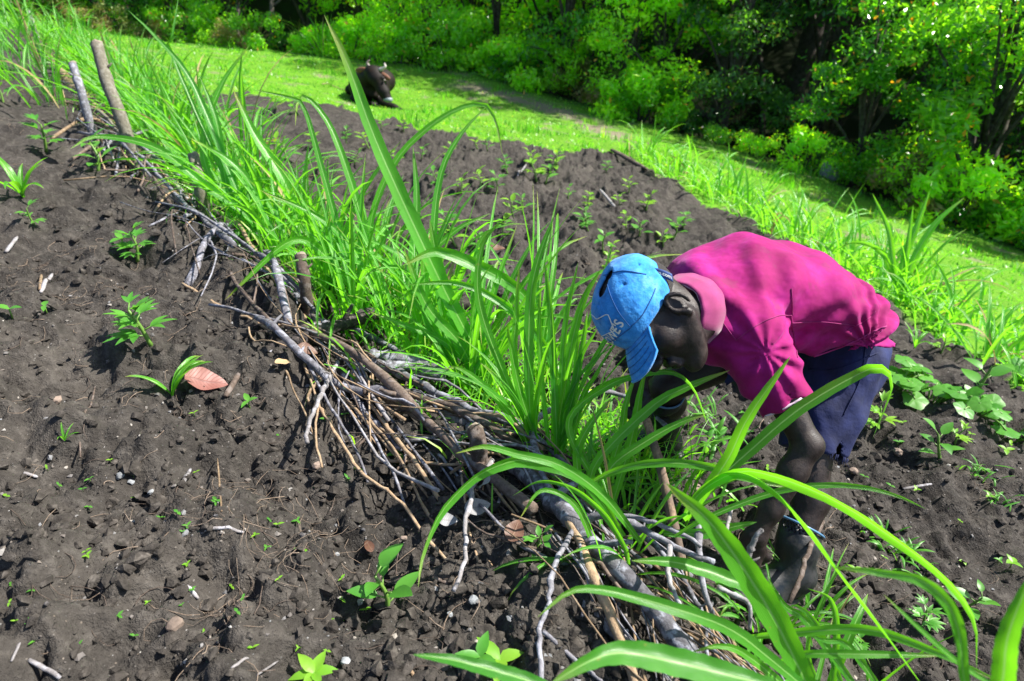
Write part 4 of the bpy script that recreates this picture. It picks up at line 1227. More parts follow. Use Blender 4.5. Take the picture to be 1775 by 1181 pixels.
# poles laid end to end along the line of the barrier
rt2 = random.Random(14); _pn = {}
ORDW_ = ['first', 'second', 'third', 'fourth', 'fifth', 'sixth', 'seventh', 'eighth', 'ninth', 'tenth', 'eleventh', 'twelfth', 'thirteenth', 'fourteenth']
for i in range(28):
    s = .75 + 6.4 * (i / 27) ** 1.15 + rt2.uniform(-.1, .1)
    c, d = bar_pt(min(s, cum[-1] - .1)); n2 = np.array([d[1], -d[0]])
    L = rt2.uniform(.6, 1.5) * (1 + .06 * s); off = rt2.gauss(.0, .08); a = rt2.gauss(0, .24); ca, sa = math.cos(a), math.sin(a)
    d2 = np.array([d[0] * ca - d[1] * sa, d[0] * sa + d[1] * ca]); hh = rt2.uniform(.0, .05 + .012 * s); bend = rt2.gauss(0, .04); P = []
    for f in (0, .33, .66, 1):
        q = c + n2 * (off + bend * math.sin(3.1 * f)) + d2 * (f - .5) * L
        P.append([q[0], q[1], Hz(q[0], q[1]) + .02 + hh + .03 * math.sin(3.1 * f)])
    mt = rt2.choice(['bark_grey', 'bark_grey', 'bark_grey', 'bark_brown', 'bark_stake', 'bark_tan']); r = rt2.choice([.005, .007, .009, .012, .016]) * rt2.uniform(.8, 1.15) * (1 + .03 * s)
    where = 'beside the tall stake' if s > 4.2 else ('near the charred log' if s > 1.9 else 'below the forked grey branch')
    look = {'bark_grey': 'grey lichened', 'bark_brown': 'dark brown', 'bark_stake': 'olive-grey smooth', 'bark_tan': 'tan peeled'}[mt]
    stick('pole', np.array(P), r, r * .7, mt, ORDW_[_pn.setdefault(look + where, 0)] + ' ' + look + ' pole laid along the barrier ' + where, 'pole', look + ' poles ' + where, 2, 14, 9, i + 900)
    _pn[look + where] += 1

# canes fanning out of the brush over the bare bank
rc = random.Random(61)
for i in range(28):
    f = rc.random(); px, py = 500 + 400 * f + rc.uniform(-30, 30), 600 + 270 * f + rc.uniform(-30, 30)
    dx, dy = rc.uniform(30, 210), rc.uniform(110, 300)
    if rc.random() < .2: dx, dy = -rc.uniform(20, 90), rc.uniform(50, 120)
    pts = [(px, py), (px + dx * .35 + rc.uniform(-12, 12), py + dy * .36), (px + dx * .7 + rc.uniform(-12, 12), py + dy * .7), (px + dx, py + dy)]
    mt = rc.choice(['bark_tan', 'bark_tan', 'bark_grey', 'bark_brown'])
    look = {'bark_tan': 'dry tan', 'bark_grey': 'thin grey', 'bark_brown': 'dark brown'}[mt]
    where = 'beside the white stick' if px < 640 else ('below the thick mossy log' if px < 780 else 'behind the drooping leaf')
    br(pts, rc.uniform(1.6, 3.8), mt, look + ' cane fanning out over the bank ' + where, [.07, .06, .045, .02], 1, n=16, seed=i + 50, group=look + ' canes fanning out ' + where, sides=6, cat='cane', name='cane')

# ------------------------------------------------------------------ fodder-grass clumps
rg = random.Random(21)
ORDW = ['first', 'second', 'third', 'fourth', 'fifth', 'sixth', 'seventh', 'eighth', 'ninth', 'tenth', 'eleventh', 'twelfth', 'thirteenth', 'fourteenth', 'fifteenth', 'sixteenth', 'seventeenth', 'eighteenth', 'nineteenth', 'twentieth']
_ordn = {}
def ordw(key):
    _ordn[key] = n = _ordn.get(key, 0) + 1
    return ORDW[n - 1] if n <= 20 else ('twenty-' + ORDW[n - 21] if n < 30 else ('thirty-' + ORDW[n - 31] if 30 < n < 40 else 'later'))

def arc_leaf(az, el0, bend, L, n=12, p=1.5, side_sway=0.0):
    """points of a blade rising from the origin and bowing over"""
    P = [np.zeros(3)]; h = np.array([math.cos(az), math.sin(az), 0]); sd = np.array([-math.sin(az), math.cos(az), 0])
    for i in range(n):
        s = (i + .5) / n; el = el0 - bend * s ** p
        d = h * math.cos(el) + UPV * math.sin(el) + sd * side_sway * s
        P.append(P[-1] + nrm(d) * L / n)
    return np.array(P)
def clump(base, label, n, L, W, lean=None, group=None, cat='grass', name='grass_clump', mat='blade', elr=(62, 88), bendr=(.3, 1.9), spread=.06, seg=11, rg=rg):
    e = empty(name, base)
    tag(e, label, cat, group)
    for i in range(n):
        az = rg.uniform(0, 6.283)
        el = math.radians(rg.uniform(*elr)); bend = rg.uniform(*bendr)
        if rg.random() < .12: bend += .8
        l = L * rg.uniform(.55, 1.1)
        P = arc_leaf(az, el, bend, l, seg, rg.uniform(1.2, 2.2), rg.gauss(0, .15))
        r = spread * math.sqrt(rg.random()); P = P + np.array([r * math.cos(az + rg.gauss(0, 1)), r * math.sin(az + rg.gauss(0, 1)), -.02])
        if lean is not None: P = P + np.outer(np.linspace(0, 1, len(P)) ** 1.3 * l, lean)
        side = np.array([-math.sin(az), math.cos(az), rg.gauss(0, .35)])
        V, Q, UV = blade(P, W * rg.uniform(.4, .9), side, rg.uniform(.2, .55), twist=rg.gauss(0, .5), base=.35, peak=rg.uniform(.3, .5))
        link('leaf', np_mesh('leaf', V, Q, True, UV), M['blade_dry' if rg.random() < .05 else mat], e)
    return e
def hero(e, pts, wpx, t0, t1, face=.85, fold=.3, twist=0.0, base=.5, n=26, mat='blade', peak=.4, tipp=1.5):
    """a single blade seen along pts (root first), at distances t0..t1"""
    m = len(pts); P = [at(p[0], p[1], t0 + (t1 - t0) * i / (m - 1)) for i, p in enumerate(pts)]
    C = catmull(P, n); T0 = nrm(C[1] - C[0]); view = nrm(C[0])
    s_face = nrm(np.cross(T0, view)); s_lvl = np.cross(nrm(C[-1] - C[0]), UPV); s_lvl = nrm(s_lvl) if np.linalg.norm(s_lvl) > 1e-3 else s_face
    if s_lvl @ s_face < 0: s_lvl = -s_lvl
    side = nrm(face * s_face + (1 - face) * s_lvl)
    V, Q, UV = blade(C, wpx * .5 * (t0 + t1) / FPX * .82, side, fold, base=base, twist=twist, peak=peak, tipp=tipp)
    return link('leaf', np_mesh('leaf', V - np.array(e.location), Q, True, UV), M[mat], e)

# clump whose upright blades stand in front of the man's cap
bA = gpf(952, 800)
cA = clump(bA, 'upright clump of grass blades in front of the blue cap', 16, .62, .023, None, 'fodder grass clumps of the hedge', elr=(68, 89), bendr=(.2, 1.3))
tA = np.dot(bA, [0, CP, -SP])
for pts, w in ((((925, 790), (893, 640), (895, 540), (900, 462)), 15), (((930, 790), (918, 700), (918, 540), (930, 460), (960, 375)), 22), (((962, 800), (965, 760), (955, 560), (944, 455)), 16),
               (((968, 790), (972, 690), (980, 560), (1002, 455)), 13), (((975, 800), (982, 650), (1008, 530), (1042, 466)), 20), (((985, 800), (1010, 690), (1042, 640)), 14), (((940, 790), (905, 690), (885, 600), (880, 560)), 14),
               (((955, 800), (938, 650), (935, 540), (938, 500)), 12), (((990, 800), (1000, 600), (1020, 560), (1062, 420)), 9), (((960, 790), (1010, 700), (1060, 662), (1100, 655)), 15), (((930, 790), (860, 690), (800, 640), (770, 640)), 15),
               (((940, 795), (870, 640), (830, 520), (835, 430), (868, 382)), 18), (((975, 795), (1000, 640), (1035, 570)), 12), (((960, 790), (990, 700), (1010, 600), (1018, 540)), 14)):
    hero(cA, pts, w, tA * .985, tA * .93, peak=.5, fold=.25)
# clump with the tallest blade of the hedge
bB = gpf(830, 690); tB = np.dot(bB, [0, CP, -SP])
cB = clump(bB, 'grass clump with the tallest single blade of the hedge', 16, .6, .023, np.array([-.25, .1, 0]), 'fodder grass clumps of the hedge')
for pts, w, ta in ((((885, 705), (800, 560), (722, 400), (650, 240), (602, 110), (562, 26)), 34, .88), (((830, 690), (790, 560), (760, 460), (745, 380)), 26, .95), (((840, 690), (800, 600), (740, 530), (700, 430)), 22, .93),
                   (((962, 790), (963, 650), (908, 556), (806, 494), (700, 494)), 17, .9), (((935, 550), (900, 505), (840, 468), (760, 437), (702, 458)), 28, .9), (((800, 660), (770, 560), (752, 420), (765, 300), (800, 232), (842, 186)), 15, 1.02),
                   (((850, 690), (830, 590), (822, 500), (832, 420), (868, 388)), 16, .97), (((870, 700), (780, 600), (690, 560), (640, 540)), 16, .95), (((810, 680), (745, 560), (735, 470), (735, 430)), 24, .97)):
    hero(cB, pts, w, tB * .99, tB * ta, peak=.5)
# arching leaves over the plot
bB2 = gpf(690, 560); tB2 = np.dot(bB2, [0, CP, -SP])
cB2 = clump(bB2, 'grass clump with a leaf arched over like a hook', 18, .62, .023, np.array([-.15, .1, 0]), 'fodder grass clumps of the hedge')
for pts, w, ta in ((((690, 545), (640, 420), (680, 289), (760, 208), (831, 180), (858, 205), (871, 268)), 14, .97), (((660, 560), (640, 440), (610, 320), (570, 215), (530, 168), (515, 180), (512, 218)), 17, .95),
                   (((650, 560), (600, 440), (560, 300), (528, 190), (505, 170), (440, 156)), 14, .93), (((700, 560), (720, 400), (722, 330), (716, 255)), 18, 1.0), (((720, 560), (735, 460), (790, 400), (850, 370)), 14, 1.0),
                   (((640, 540), (560, 440), (500, 420), (390, 520)), 16, .9), (((680, 550), (600, 420), (540, 370), (450, 330)), 15, .92)):
    hero(cB2, pts, w, tB2 * .99, tB2 * ta)
bC = gpf(455, 415); tC = np.dot(bC, [0, CP, -SP])
cC = clump(bC, 'grass clump with a long leaf pointing over the bare soil', 16, .7, .024, np.array([-.2, .1, 0]), 'fodder grass clumps of the hedge')
for pts, w, ta in ((((440, 400), (400, 305), (332, 142), (268, 62), (222, 18)), 14, .96), (((450, 410), (423, 369), (355, 322), (271, 257), (170, 237), (122, 258)), 18, .9), (((525, 420), (518, 389), (491, 311), (440, 230), (404, 155)), 22, .96),
                   (((400, 380), (352, 264), (382, 152), (433, 78)), 13, 1.0), (((430, 400), (395, 330), (375, 210), (345, 130)), 16, .98), (((470, 420), (440, 330), (400, 280), (330, 240)), 14, .94), (((420, 380), (300, 100), (298, 68), (310, -10)), 10, .96),
                   (((500, 450), (440, 400), (390, 415), (330, 470)), 13, .92)):
    hero(cC, pts, w, tC * .99, tC * ta)
# the clump he is working on
bD = gpf(1165, 905); tD = np.dot(bD, [0, CP, -SP])
cD = clump(bD, 'grass clump with long arching leaves at his hands', 14, .5, .019, None, 'fodder grass clumps of the hedge', elr=(50, 86))
for pts, w, t0, t1 in ((((1190, 900), (1218, 858), (1297, 784), (1390, 706), (1502, 642), (1535, 642), (1548, 672), (1513, 760)), 27, 1.66, 1.42), (((1185, 900), (1204, 877), (1260, 799), (1297, 724), (1370, 618)), 26, 1.64, 1.45),
                       (((1040, 850), (985, 735), (1055, 668), (1129, 646), (1174, 648), (1204, 676), (1227, 738)), 17, 1.75, 1.6), (((1020, 860), (1036, 799), (1129, 706), (1189, 672), (1265, 642)), 22, 1.75, 1.66),
                       (((1030, 870), (1060, 810), (1103, 776), (1174, 735), (1230, 716)), 20, 1.74, 1.66), (((1020, 840), (1066, 817), (1136, 803), (1222, 808), (1278, 826), (1390, 850)), 18, 1.7, 1.5),
                       (((1190, 890), (1218, 850), (1282, 818), (1347, 828), (1442, 866), (1537, 926), (1632, 998), (1689, 1074), (1693, 1160)), 30, 1.5, 1.05), (((1200, 890), (1235, 838), (1282, 822), (1343, 852), (1404, 919), (1461, 998), (1530, 1090), (1600, 1190)), 28, 1.5, 1.08),
                       (((1170, 930), (1225, 898), (1328, 858), (1404, 843), (1480, 843), (1549, 858), (1604, 882)), 14, 1.55, 1.35), (((1060, 880), (1095, 760), (1110, 680), (1120, 640)), 20, 1.78, 1.7),
                       (((1040, 870), (1075, 760), (1085, 700), (1105, 640)), 16, 1.78, 1.72), (((1150, 925), (1230, 925), (1265, 915), (1312, 905)), 22, 1.62, 1.55), (((1010, 860), (1000, 790), (1020, 740), (1060, 690)), 18, 1.76, 1.7)):
    hero(cD, pts, w, t0, t1, peak=.42)
# low clump in front, leaves drooping to the bare soil
bG = gpf(1075, 985); tG = np.dot(bG, [0, CP, -SP])
cG = clump(bG, 'low clump with a broad leaf drooping to bare soil', 16, .42, .018, None, 'fodder grass clumps of the hedge', elr=(35, 80))
for pts, w, t0, t1 in ((((1080, 930), (1010, 830), (915, 800), (877, 803), (821, 830), (765, 889), (732, 964), (725, 1018)), 30, 1.62, 1.38), (((1110, 940), (1045, 859), (971, 807), (896, 787), (840, 774), (790, 786)), 22, 1.62, 1.4),
                       (((1090, 980), (1083, 949), (1045, 889), (989, 845), (933, 835), (888, 860)), 14, 1.62, 1.5), (((1040, 980), (1000, 880), (940, 850), (900, 900)), 13, 1.65, 1.6), (((1340, 1040), (1270, 1006), (1176, 976), (1095, 972)), 30, 1.42, 1.4)):
    hero(cG, pts, w, t0, t1)
# near clump rising at the bottom edge, closest to the camera
bE = gpf(1440, 1235)
cE = clump(bE, 'nearest clump whose broad leaves sweep over the lower corner', 8, .34, .026, None, 'fodder grass clumps of the hedge', elr=(30, 75))
for pts, w, t0, t1 in ((((1420, 1230), (1343, 1075), (1282, 976), (1225, 900), (1155, 838)), 58, 1.22, 1.06), (((1440, 1230), (1336, 1143), (1271, 1094), (1195, 1063), (1064, 1026), (990, 1024), (932, 1070)), 30, 1.2, 1.05),
                       (((1300, 1105), (1380, 1097), (1500, 1092), (1600, 1122), (1740, 1185)), 20, 1.3, 1.05), (((1350, 1150), (1389, 1135), (1480, 1134), (1640, 1137)), 17, 1.25, 1.15), (((1500, 1215), (1400, 1080), (1360, 1050), (1330, 1000)), 18, 1.3, 1.25),
                       (((1440, 1215), (1450, 1100), (1440, 1040), (1400, 1020)), 14, 1.35, 1.3), (((1470, 1215), (1420, 1090), (1380, 1050), (1360, 1060)), 12, 1.35, 1.3), (((1430, 1210), (1400, 1120), (1440, 1010), (1475, 970)), 9, 1.4, 1.35),
                       (((1400, 1225), (1300, 1140), (1250, 1120), (1200, 1130)), 18, 1.25, 1.2), (((1540, 1215), (1470, 1120), (1430, 1110), (1380, 1090)), 16, 1.3, 1.25)):
    hero(cE, pts, w, t0, t1)
bF = gpf(1330, 1290)
cF = clump(bF, 'nearest clump with a wide blurred leaf at the bottom edge', 5, .3, .026, None, 'fodder grass clumps of the hedge', elr=(30, 75))
for pts, w, t0, t1 in ((((1340, 1190), (1180, 1150), (1083, 1132), (1027, 1144), (955, 1185)), 58, .95, .88), (((1000, 1215), (918, 1181), (859, 1163), (784, 1144), (716, 1135)), 32, 1.0, .95), (((1700, 1230), (1672, 1180), (1663, 1101), (1640, 1044), (1594, 1006), (1518, 991), (1438, 983)), 26, .85, .8),
                       (((1720, 1270), (1738, 1180), (1748, 1100), (1790, 990)), 44, .85, .8), (((1740, 1200), (1663, 1150), (1594, 1090), (1531, 1030)), 12, .95, .95)):
    hero(cF, pts, w, t0, t1, n=30)
clump(gpf(1405, 1085), 'small curling grass clump against his boot', 24, .26, .016, None, 'fodder grass clumps of the hedge', elr=(40, 85), bendr=(.6, 2.6))
clump(gpf(1320, 1090), 'small grass clump between the stub and his hand', 18, .24, .016, None, 'fodder grass clumps of the hedge', elr=(40, 85), bendr=(.6, 2.6))
# hedge proper, clump after clump up the slope
HL = [('in the hedge just behind the weathered stump', .0), ('in the hedge below the tall stake', .4), ('in the hedge around the tall stake', .6), ('in the dense top end of the hedge', .75)]
s_ = 1.45; i = 0
while s_ < cum[-1] - .2:
    c, d = bar_pt(s_); n2 = np.array([d[1], -d[0]])
    for row in ((.30, .58) if s_ < 9 else (.26,)):
        q = c + n2 * (row + rg.uniform(-.06, .08)) + d * rg.uniform(-.1, .1)
        f = s_ / cum[-1]
        lab = [l for l, a in HL if f >= a * .9][-1]
        clump((q[0], q[1], Hz(q[0], q[1])), ordw(lab + str(row > .4)) + ' ' + ('outer-row ' if row > .4 else 'inner-row ') + 'grass clump ' + lab + ', counting up the slope', 17 if s_ < 6 else 15, rg.uniform(.55, .88) * (1.0 if s_ < 4 else 1.15), (.033 if s_ < 5 else .036),
              np.array([rg.gauss(.12 if s_ < 3 else -.1, .1), rg.gauss(.1, .1), 0]), 'clumps ' + lab, seg=9, elr=(66, 89))
    s_ += .26 * (1 + s_ * .05); i += 1
# tall tangle at the upper end (left of the stakes)
for j, (px, py, L) in enumerate(((20, 140, 1.1), (70, 120, 1.2), (110, 95, 1.2), (10, 90, 1.2), (150, 75, 1.1), (40, 60, 1.1), (200, 130, .9), (250, 160, .8), (300, 190, .8), (90, 180, .8))):
    b = gpf(px, py)
    clump(b, ordw('tall') + ' tall grass clump crowding the upper end of the hedge', 26, L, .034, np.array([-.25, .05, 0]), 'tall clumps crowding the upper end of the hedge', seg=9, spread=.16)
# second hedge row along the lower edge of the plot
seg2 = np.linalg.norm(np.diff(ROW2, axis=0), axis=1); cum2 = np.r_[0, np.cumsum(seg2)]
s_ = .9
while s_ < cum2[-1]:
    i = min(np.searchsorted(cum2, s_, side='right') - 1, len(seg2) - 1); q = lerp(ROW2[i], ROW2[i + 1], (s_ - cum2[i]) / seg2[i])
    d = nrm(ROW2[i + 1] - ROW2[i]); n2 = np.array([d[1], -d[0]])
    for row in (.08, .38, .75):
        c = q + n2 * (row + rg.uniform(-.1, .12))
        f = s_ / cum2[-1]
        lab = 'grass clump of the lower hedge ' + ('by the broad squash leaves' if f < .22 else ('behind his rump' if f < .4 else ('behind his back' if f < .7 else 'at the corner of the pasture')))
        clump((c[0], c[1], Hz(c[0], c[1])), ordw(lab + str(row)) + ' ' + {.08: 'upper-side ', .38: 'middle ', .75: 'pasture-side '}[row] + lab, 11, rg.uniform(.5, .85) * (.6 + .5 * min(1, f * 2)), .040, None, lab.replace('grass clump', 'clumps'), mat='blade_far', elr=(48, 86), seg=8, spread=.13)
    s_ += .34 + .02 * s_
bH = gpf(1570, 525); tH = np.dot(bH, [0, CP, -SP])
cH = clump(bH, 'tall spiky grass clump rising just behind his rump', 16, .85, .04, None, 'fodder grass clumps of the lower hedge', mat='blade_far', elr=(45, 85), spread=.1)
for pts, w in ((((1568, 525), (1565, 460), (1590, 390), (1612, 330)), 14), (((1570, 525), (1580, 460), (1620, 390), (1672, 342)), 15), (((1560, 525), (1550, 470), (1540, 400), (1512, 335)), 11), (((1565, 520), (1572, 440), (1583, 355)), 10),
               (((1560, 520), (1530, 440), (1480, 420), (1440, 440)), 10), (((1575, 525), (1600, 480), (1640, 445)), 10)):
    hero(cH, pts, w, tH, tH * .97, mat='blade_far')
# fine grass growing through the brush (too dense to count)
A = Acc(); rs = random.Random(77)
for i in range(3200):
    s_ = .8 + cum[-1] * rs.random() ** 1.6 * .75; c, d = bar_pt(s_); n2 = np.array([d[1], -d[0]])
    off = max(.1, rs.gauss(.40, .16)) if rs.random() < .93 else rs.gauss(.05, .12)
    q = c + n2 * off + d * rs.gauss(0, .1)
    l = rs.uniform(.08, .30); P = arc_leaf(rs.uniform(0, 6.28), rs.uniform(.7, 1.5), rs.uniform(.3, 1.9), l, 4)
    P = P + np.array([q[0], q[1], Hs(q[0], q[1]) + .03])
    az = rs.uniform(0, 6.28); w = rs.uniform(.0025, .006); sd = np.array([math.cos(az), math.sin(az), 0]) * w
    ww = np.array([.7, 1, .9, .6, .05])[:, None]
    V = np.r_[P - sd * ww, P + sd * ww]; j = np.arange(4)
    A.add(V, np.stack([j, j + 1, j + 6, j + 5], -1), np.c_[np.r_[np.zeros(5), np.ones(5)], np.r_[np.linspace(0, .8, 5)] .repeat(2).reshape(5, 2).T.ravel()], rs.random())
und = link('grass_undergrowth', A.mesh('grass_undergrowth'), M['tuft'])
tag(und, 'fine bright grass growing through and behind the brush', 'grass', kind='stuff')

# ------------------------------------------------------------------ forest
rf = random.Random(99)
def leaf_cloud(name, clusters, size, seed, flat=.5, droop=0.0):
    """many separate leaves: clusters = [(centre, radii, count)]"""
    rng = np.random.default_rng(seed); Vs = []; rn = []
    for c, r, n in clusters:
        u = rng.normal(size=(n, 3)); u /= np.linalg.norm(u, axis=1)[:, None]
        p = np.asarray(c) + u * np.asarray(r) * (rng.random((n, 1)) ** .45)
        a = rng.normal(size=(n, 3)); a[:, 2] -= droop; a /= np.linalg.norm(a, axis=1)[:, None]
        nn = rng.normal(size=(n, 3)) * flat + np.array([0, 0, .6]) + u * .35
        b = np.cross(nn, a); b /= np.linalg.norm(b, axis=1)[:, None] + 1e-9
        l = size * rng.uniform(.65, 1.45) * rng.uniform(.6, 1.3, (n, 1)); w = l * rng.uniform(.32, .5, (n, 1))
        q = np.stack([p - a * l * .5, p + b * w * .5 + np.cross(a, b) * w * .12, p + a * l * .5, p - b * w * .5 + np.cross(a, b) * w * .12], 1)
        Vs.append(q.reshape(-1, 3))
        base = rng.beta(2, 2.2); rr = np.clip(base * .6 + rng.random(n) * .45, 0, .99); rr[rng.random(n) < .02] = 1.0
        rn.append(np.repeat(rr, 4))
    V = np.concatenate(Vs); Q = np.arange(len(V)).reshape(-1, 4)
    return np_mesh(name, V, Q, False, attrs={'rnd': np.concatenate(rn)})
def tree_variant(seed, h, cr, ncl, per, size, low=.25, lean=.06):
    r = random.Random(seed)
    A = Acc(); top = np.array([r.gauss(0, lean) * h, r.gauss(0, lean) * h, h * .8])
    C = catmull([[0, 0, -.2], [r.gauss(0, .03) * h, r.gauss(0, .03) * h, h * .3], top * .7 + np.array([r.gauss(0, .03), 0, 0]) * h, top], 14)
    R = np.linspace(.028 * h, .008 * h, 14); R[0] *= 1.35
    A.add(*tube(C, R, 9, .05, seed))
    cl = []
    for i in range(ncl):
        f = r.uniform(low, 1.0); a = r.uniform(0, 6.283); rad = cr * math.sqrt(r.random()) * (1.05 - .55 * abs(f - .45))
        c = np.array([math.cos(a) * rad, math.sin(a) * rad, h * f * 1.05]) + top * .3 * f
        rr = cr * r.uniform(.22, .42); cl.append((c, (rr, rr, rr * r.uniform(.5, .8)), int(per * r.uniform(.7, 1.3))))
        if i % 3 == 0:
            j = min(12, max(2, int(f * .75 * 13)))
            A.add(*tube(catmull([C[j], lerp(C[j], c, .5) + np.array([0, 0, .05 * h]), c], 7), np.linspace(R[j] * .55, .006 * h * .5, 7), 5, .05, i))
    return A.mesh('trunk'), leaf_cloud('crown', cl, size, seed)
TV_ = [tree_variant(200 + i, h, cr, ncl, 165, .17, low) for i, (h, cr, ncl, low) in enumerate(((6.5, 2.1, 46, .10), (7.5, 2.4, 52, .2), (6.0, 1.9, 40, .05), (9.0, 2.7, 60, .33), (8.0, 2.2, 50, .28)))]
for t_, c_ in TV_: t_.materials.append(M['trunk']); c_.materials.append(M['forest'])
def copy_mat(o, mat):
    o.material_slots[0].link = 'OBJECT'; o.material_slots[0].material = mat
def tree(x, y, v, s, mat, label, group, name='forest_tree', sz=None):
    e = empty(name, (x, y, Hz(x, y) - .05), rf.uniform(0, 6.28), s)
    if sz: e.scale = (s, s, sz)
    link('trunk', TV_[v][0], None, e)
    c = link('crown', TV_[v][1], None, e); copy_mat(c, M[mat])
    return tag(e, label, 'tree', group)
def zone(x, y):  # picks leaf tone by area; sunlit and shaded looks are in the colour
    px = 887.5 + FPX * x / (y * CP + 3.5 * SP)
    if px < 480: return ('forest' if rf.random() < .6 else 'forest_sunlit_tone'), 'shaded tree above the upper end of the hedge'
    if px < 1150: return ('forest_sunlit_tone' if rf.random() < .85 else 'forest'), 'sunlit bright green tree behind the resting cow'
    if px < 1560: return ('forest_shade_tone' if rf.random() < .3 else ('forest' if rf.random() < .7 else 'forest_sunlit_tone')), 'dark tree in the shaded forest behind his back'
    return ('forest' if rf.random() < .6 else 'forest_sunlit_tone'), 'tree at the lower corner of the forest'
for srow, x0, x1, step, sc, vs in ((2.2, -17, 17, 1.5, .74, (0, 2, 0)), (6.5, -19, 20, 2.2, .95, (0, 1, 2, 4)), (11, -22, 24, 2.8, 1.15, (1, 3, 4)), (17, -28, 30, 3.6, 1.35, (1, 3, 4)), (25, -36, 38, 4.6, 1.6, (1, 3))):
    x = x0
    while x < x1:
        xx = x + rf.uniform(-.6, .6) * step * .5; yy = float(forest_y(xx)) + srow + rf.uniform(-1, 1) * .3 * step
        m, lab = zone(xx, yy)
        if srow >= 6.5 and xx > 5.5: m = 'forest_shade_tone'  # shade of the rear right forest painted by the darker leaf colour
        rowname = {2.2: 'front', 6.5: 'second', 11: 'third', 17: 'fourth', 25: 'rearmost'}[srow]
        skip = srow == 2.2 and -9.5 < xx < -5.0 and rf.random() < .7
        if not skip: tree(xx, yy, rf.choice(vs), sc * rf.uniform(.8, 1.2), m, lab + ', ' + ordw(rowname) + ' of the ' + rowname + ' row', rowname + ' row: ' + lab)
        x += step
# shrubs along the edge
SV = []
for i, (r, h, size, per, droop) in enumerate(((.8, 1.1, .10, 120, .0), (1.0, 1.5, .12, 130, .2), (.6, .8, .085, 110, .0))):
    rr = random.Random(400 + i); cl = []; A = Acc()
    for j in range(16):
        a = rr.uniform(0, 6.28); d = r * math.sqrt(rr.random()); z = h * rr.uniform(.15, 1) * (1 - .4 * d / r)
        c = np.array([d * math.cos(a), d * math.sin(a), z]); q = r * rr.uniform(.25, .42); cl.append((c, (q, q, q * .8), int(per * rr.uniform(.6, 1.2))))
        if j % 2 == 0: A.add(*tube(catmull([[c[0] * .15, c[1] * .15, -.1], [c[0] * .6, c[1] * .6, z * .5], c], 6), np.linspace(.02, .006, 6), 5, .05, j))
    SV.append((A.mesh('stem'), leaf_cloud('foliage', cl, size, 500 + i, .6, droop)))
for t_, c_ in SV: t_.materials.append(M['trunk']); c_.materials.append(M['forest'])
def shrub(x, y, v, s, mat, label, group):
    e = empty('forest_shrub', (x, y, Hz(x, y) - .03), rf.uniform(0, 6.28), s)
    link('stem', SV[v][0], None, e); c = link('foliage', SV[v][1], None, e); copy_mat(c, M[mat])
    return tag(e, label, 'shrub', group)
x = -15
while x < 14:
    yy = float(forest_y(x)) + rf.uniform(.3, 1.3); m, lab = zone(x, yy)
    px = 887.5 + FPX * x / (yy * CP + 3.5 * SP)
    if px < 520: m = rf.choice(['weedy', 'forest', 'forest_shade_tone'])
    elif rf.random() < .16: m = 'weedy'
    lab2 = ('dry brownish' if m == 'weedy' else 'leafy green') + ' shrub at the pasture edge ' + ('near the hedge top' if px < 520 else ('behind the cow' if px < 900 else ('behind his back' if px < 1400 else 'by the grey boulders')))
    shrub(x, yy, rf.randrange(3), rf.uniform(.6, 1.15), m, ordw(lab2) + ' ' + lab2, lab2.replace(' shrub', ' shrubs'))
    x += rf.uniform(.55, .95)
# individually recognisable things of the forest edge, by where they are seen
def far(px, py, t): return at(px, py, t)
for px, py, v, s, lab in ((1130, 170, 1, 1.15, 'dense round shrub spilling over the pasture edge behind the cow'), (1690, 330, 1, 1.5, 'glossy sunlit shrub with many glints at the far lower corner'), (1750, 420, 1, 1.2, 'bright leafy shrub lowest on the forest edge'),
                          (1640, 200, 1, 1.2, 'yellow-green sapling crown before the dark trees'), (950, 140, 1, 1.1, 'bright bushy shrub above the footpath'), (760, 95, 1, 1.2, 'broad green shrub just above the cow')):
    p = gp(px, min(py + 60, 440)); y = float(forest_y(p[0])) + .8
    shrub(p[0], y, v, s, 'forest_sunlit_tone', lab, None)
# trunks that stand out against the dark
def lone_trunk(pts, t, rpx, label):
    P = [at(a, b, t) for a, b in pts]; P[0][2] = min(P[0][2], Hz(P[0][0], P[0][1])) ; r = rpx * t / FPX
    e = empty('forest_tree', P[0]); C = catmull(P, 14)
    A = Acc(); A.add(*tube(C - P[0], np.linspace(r * 1.15, r * .7, 14), 9, .06, int(rpx * 10)))
    rr = random.Random(int(pts[0][0])); cl = []
    for i in range(4):
        j = 7 + i * 2 - (i > 2); d = nrm(np.array([rr.gauss(0, 1), rr.gauss(0, 1), .7])); q = C[min(j, 13)] - P[0]
        A.add(*tube(catmull([q, q + d * .6, q + d * 1.3 + UPV * .3], 6), np.linspace(r * .5, r * .2, 6), 6, .05, i)); cl.append((q + d * 1.4 + UPV * .4, (.8, .8, .55), 150))
    for i in range(14): cl.append((C[-1] - P[0] + np.array([rr.gauss(0, 1.1), rr.gauss(0, 1.1), rr.uniform(.2, 2.4)]), (.8, .8, .55), 150))
    link('trunk', A.mesh('trunk'), M['trunk'], e); c = link('crown', leaf_cloud('crown', cl, .17, int(pts[0][0])), M['forest_shade_tone'], e)
    return tag(e, label, 'tree')
lone_trunk(((1236, 215), (1248, 150), (1262, 70), (1290, -30)), 17.5, 9, 'dark forked trunk standing out in the middle of the forest')
lone_trunk(((1372, 260), (1392, 205), (1420, 120), (1450, -40)), 16.5, 7, 'dark slanting trunk behind the boulders')
lone_trunk(((1590, 330), (1600, 200), (1606, 90), (1612, -60)), 15.5, 8, 'straight dark trunk in the shadow of the forest')
lone_trunk(((1684, 378), (1705, 320), (1728, 262), (1765, 150)), 13.0, 5, 'slender grey leaning trunk low on the forest edge')
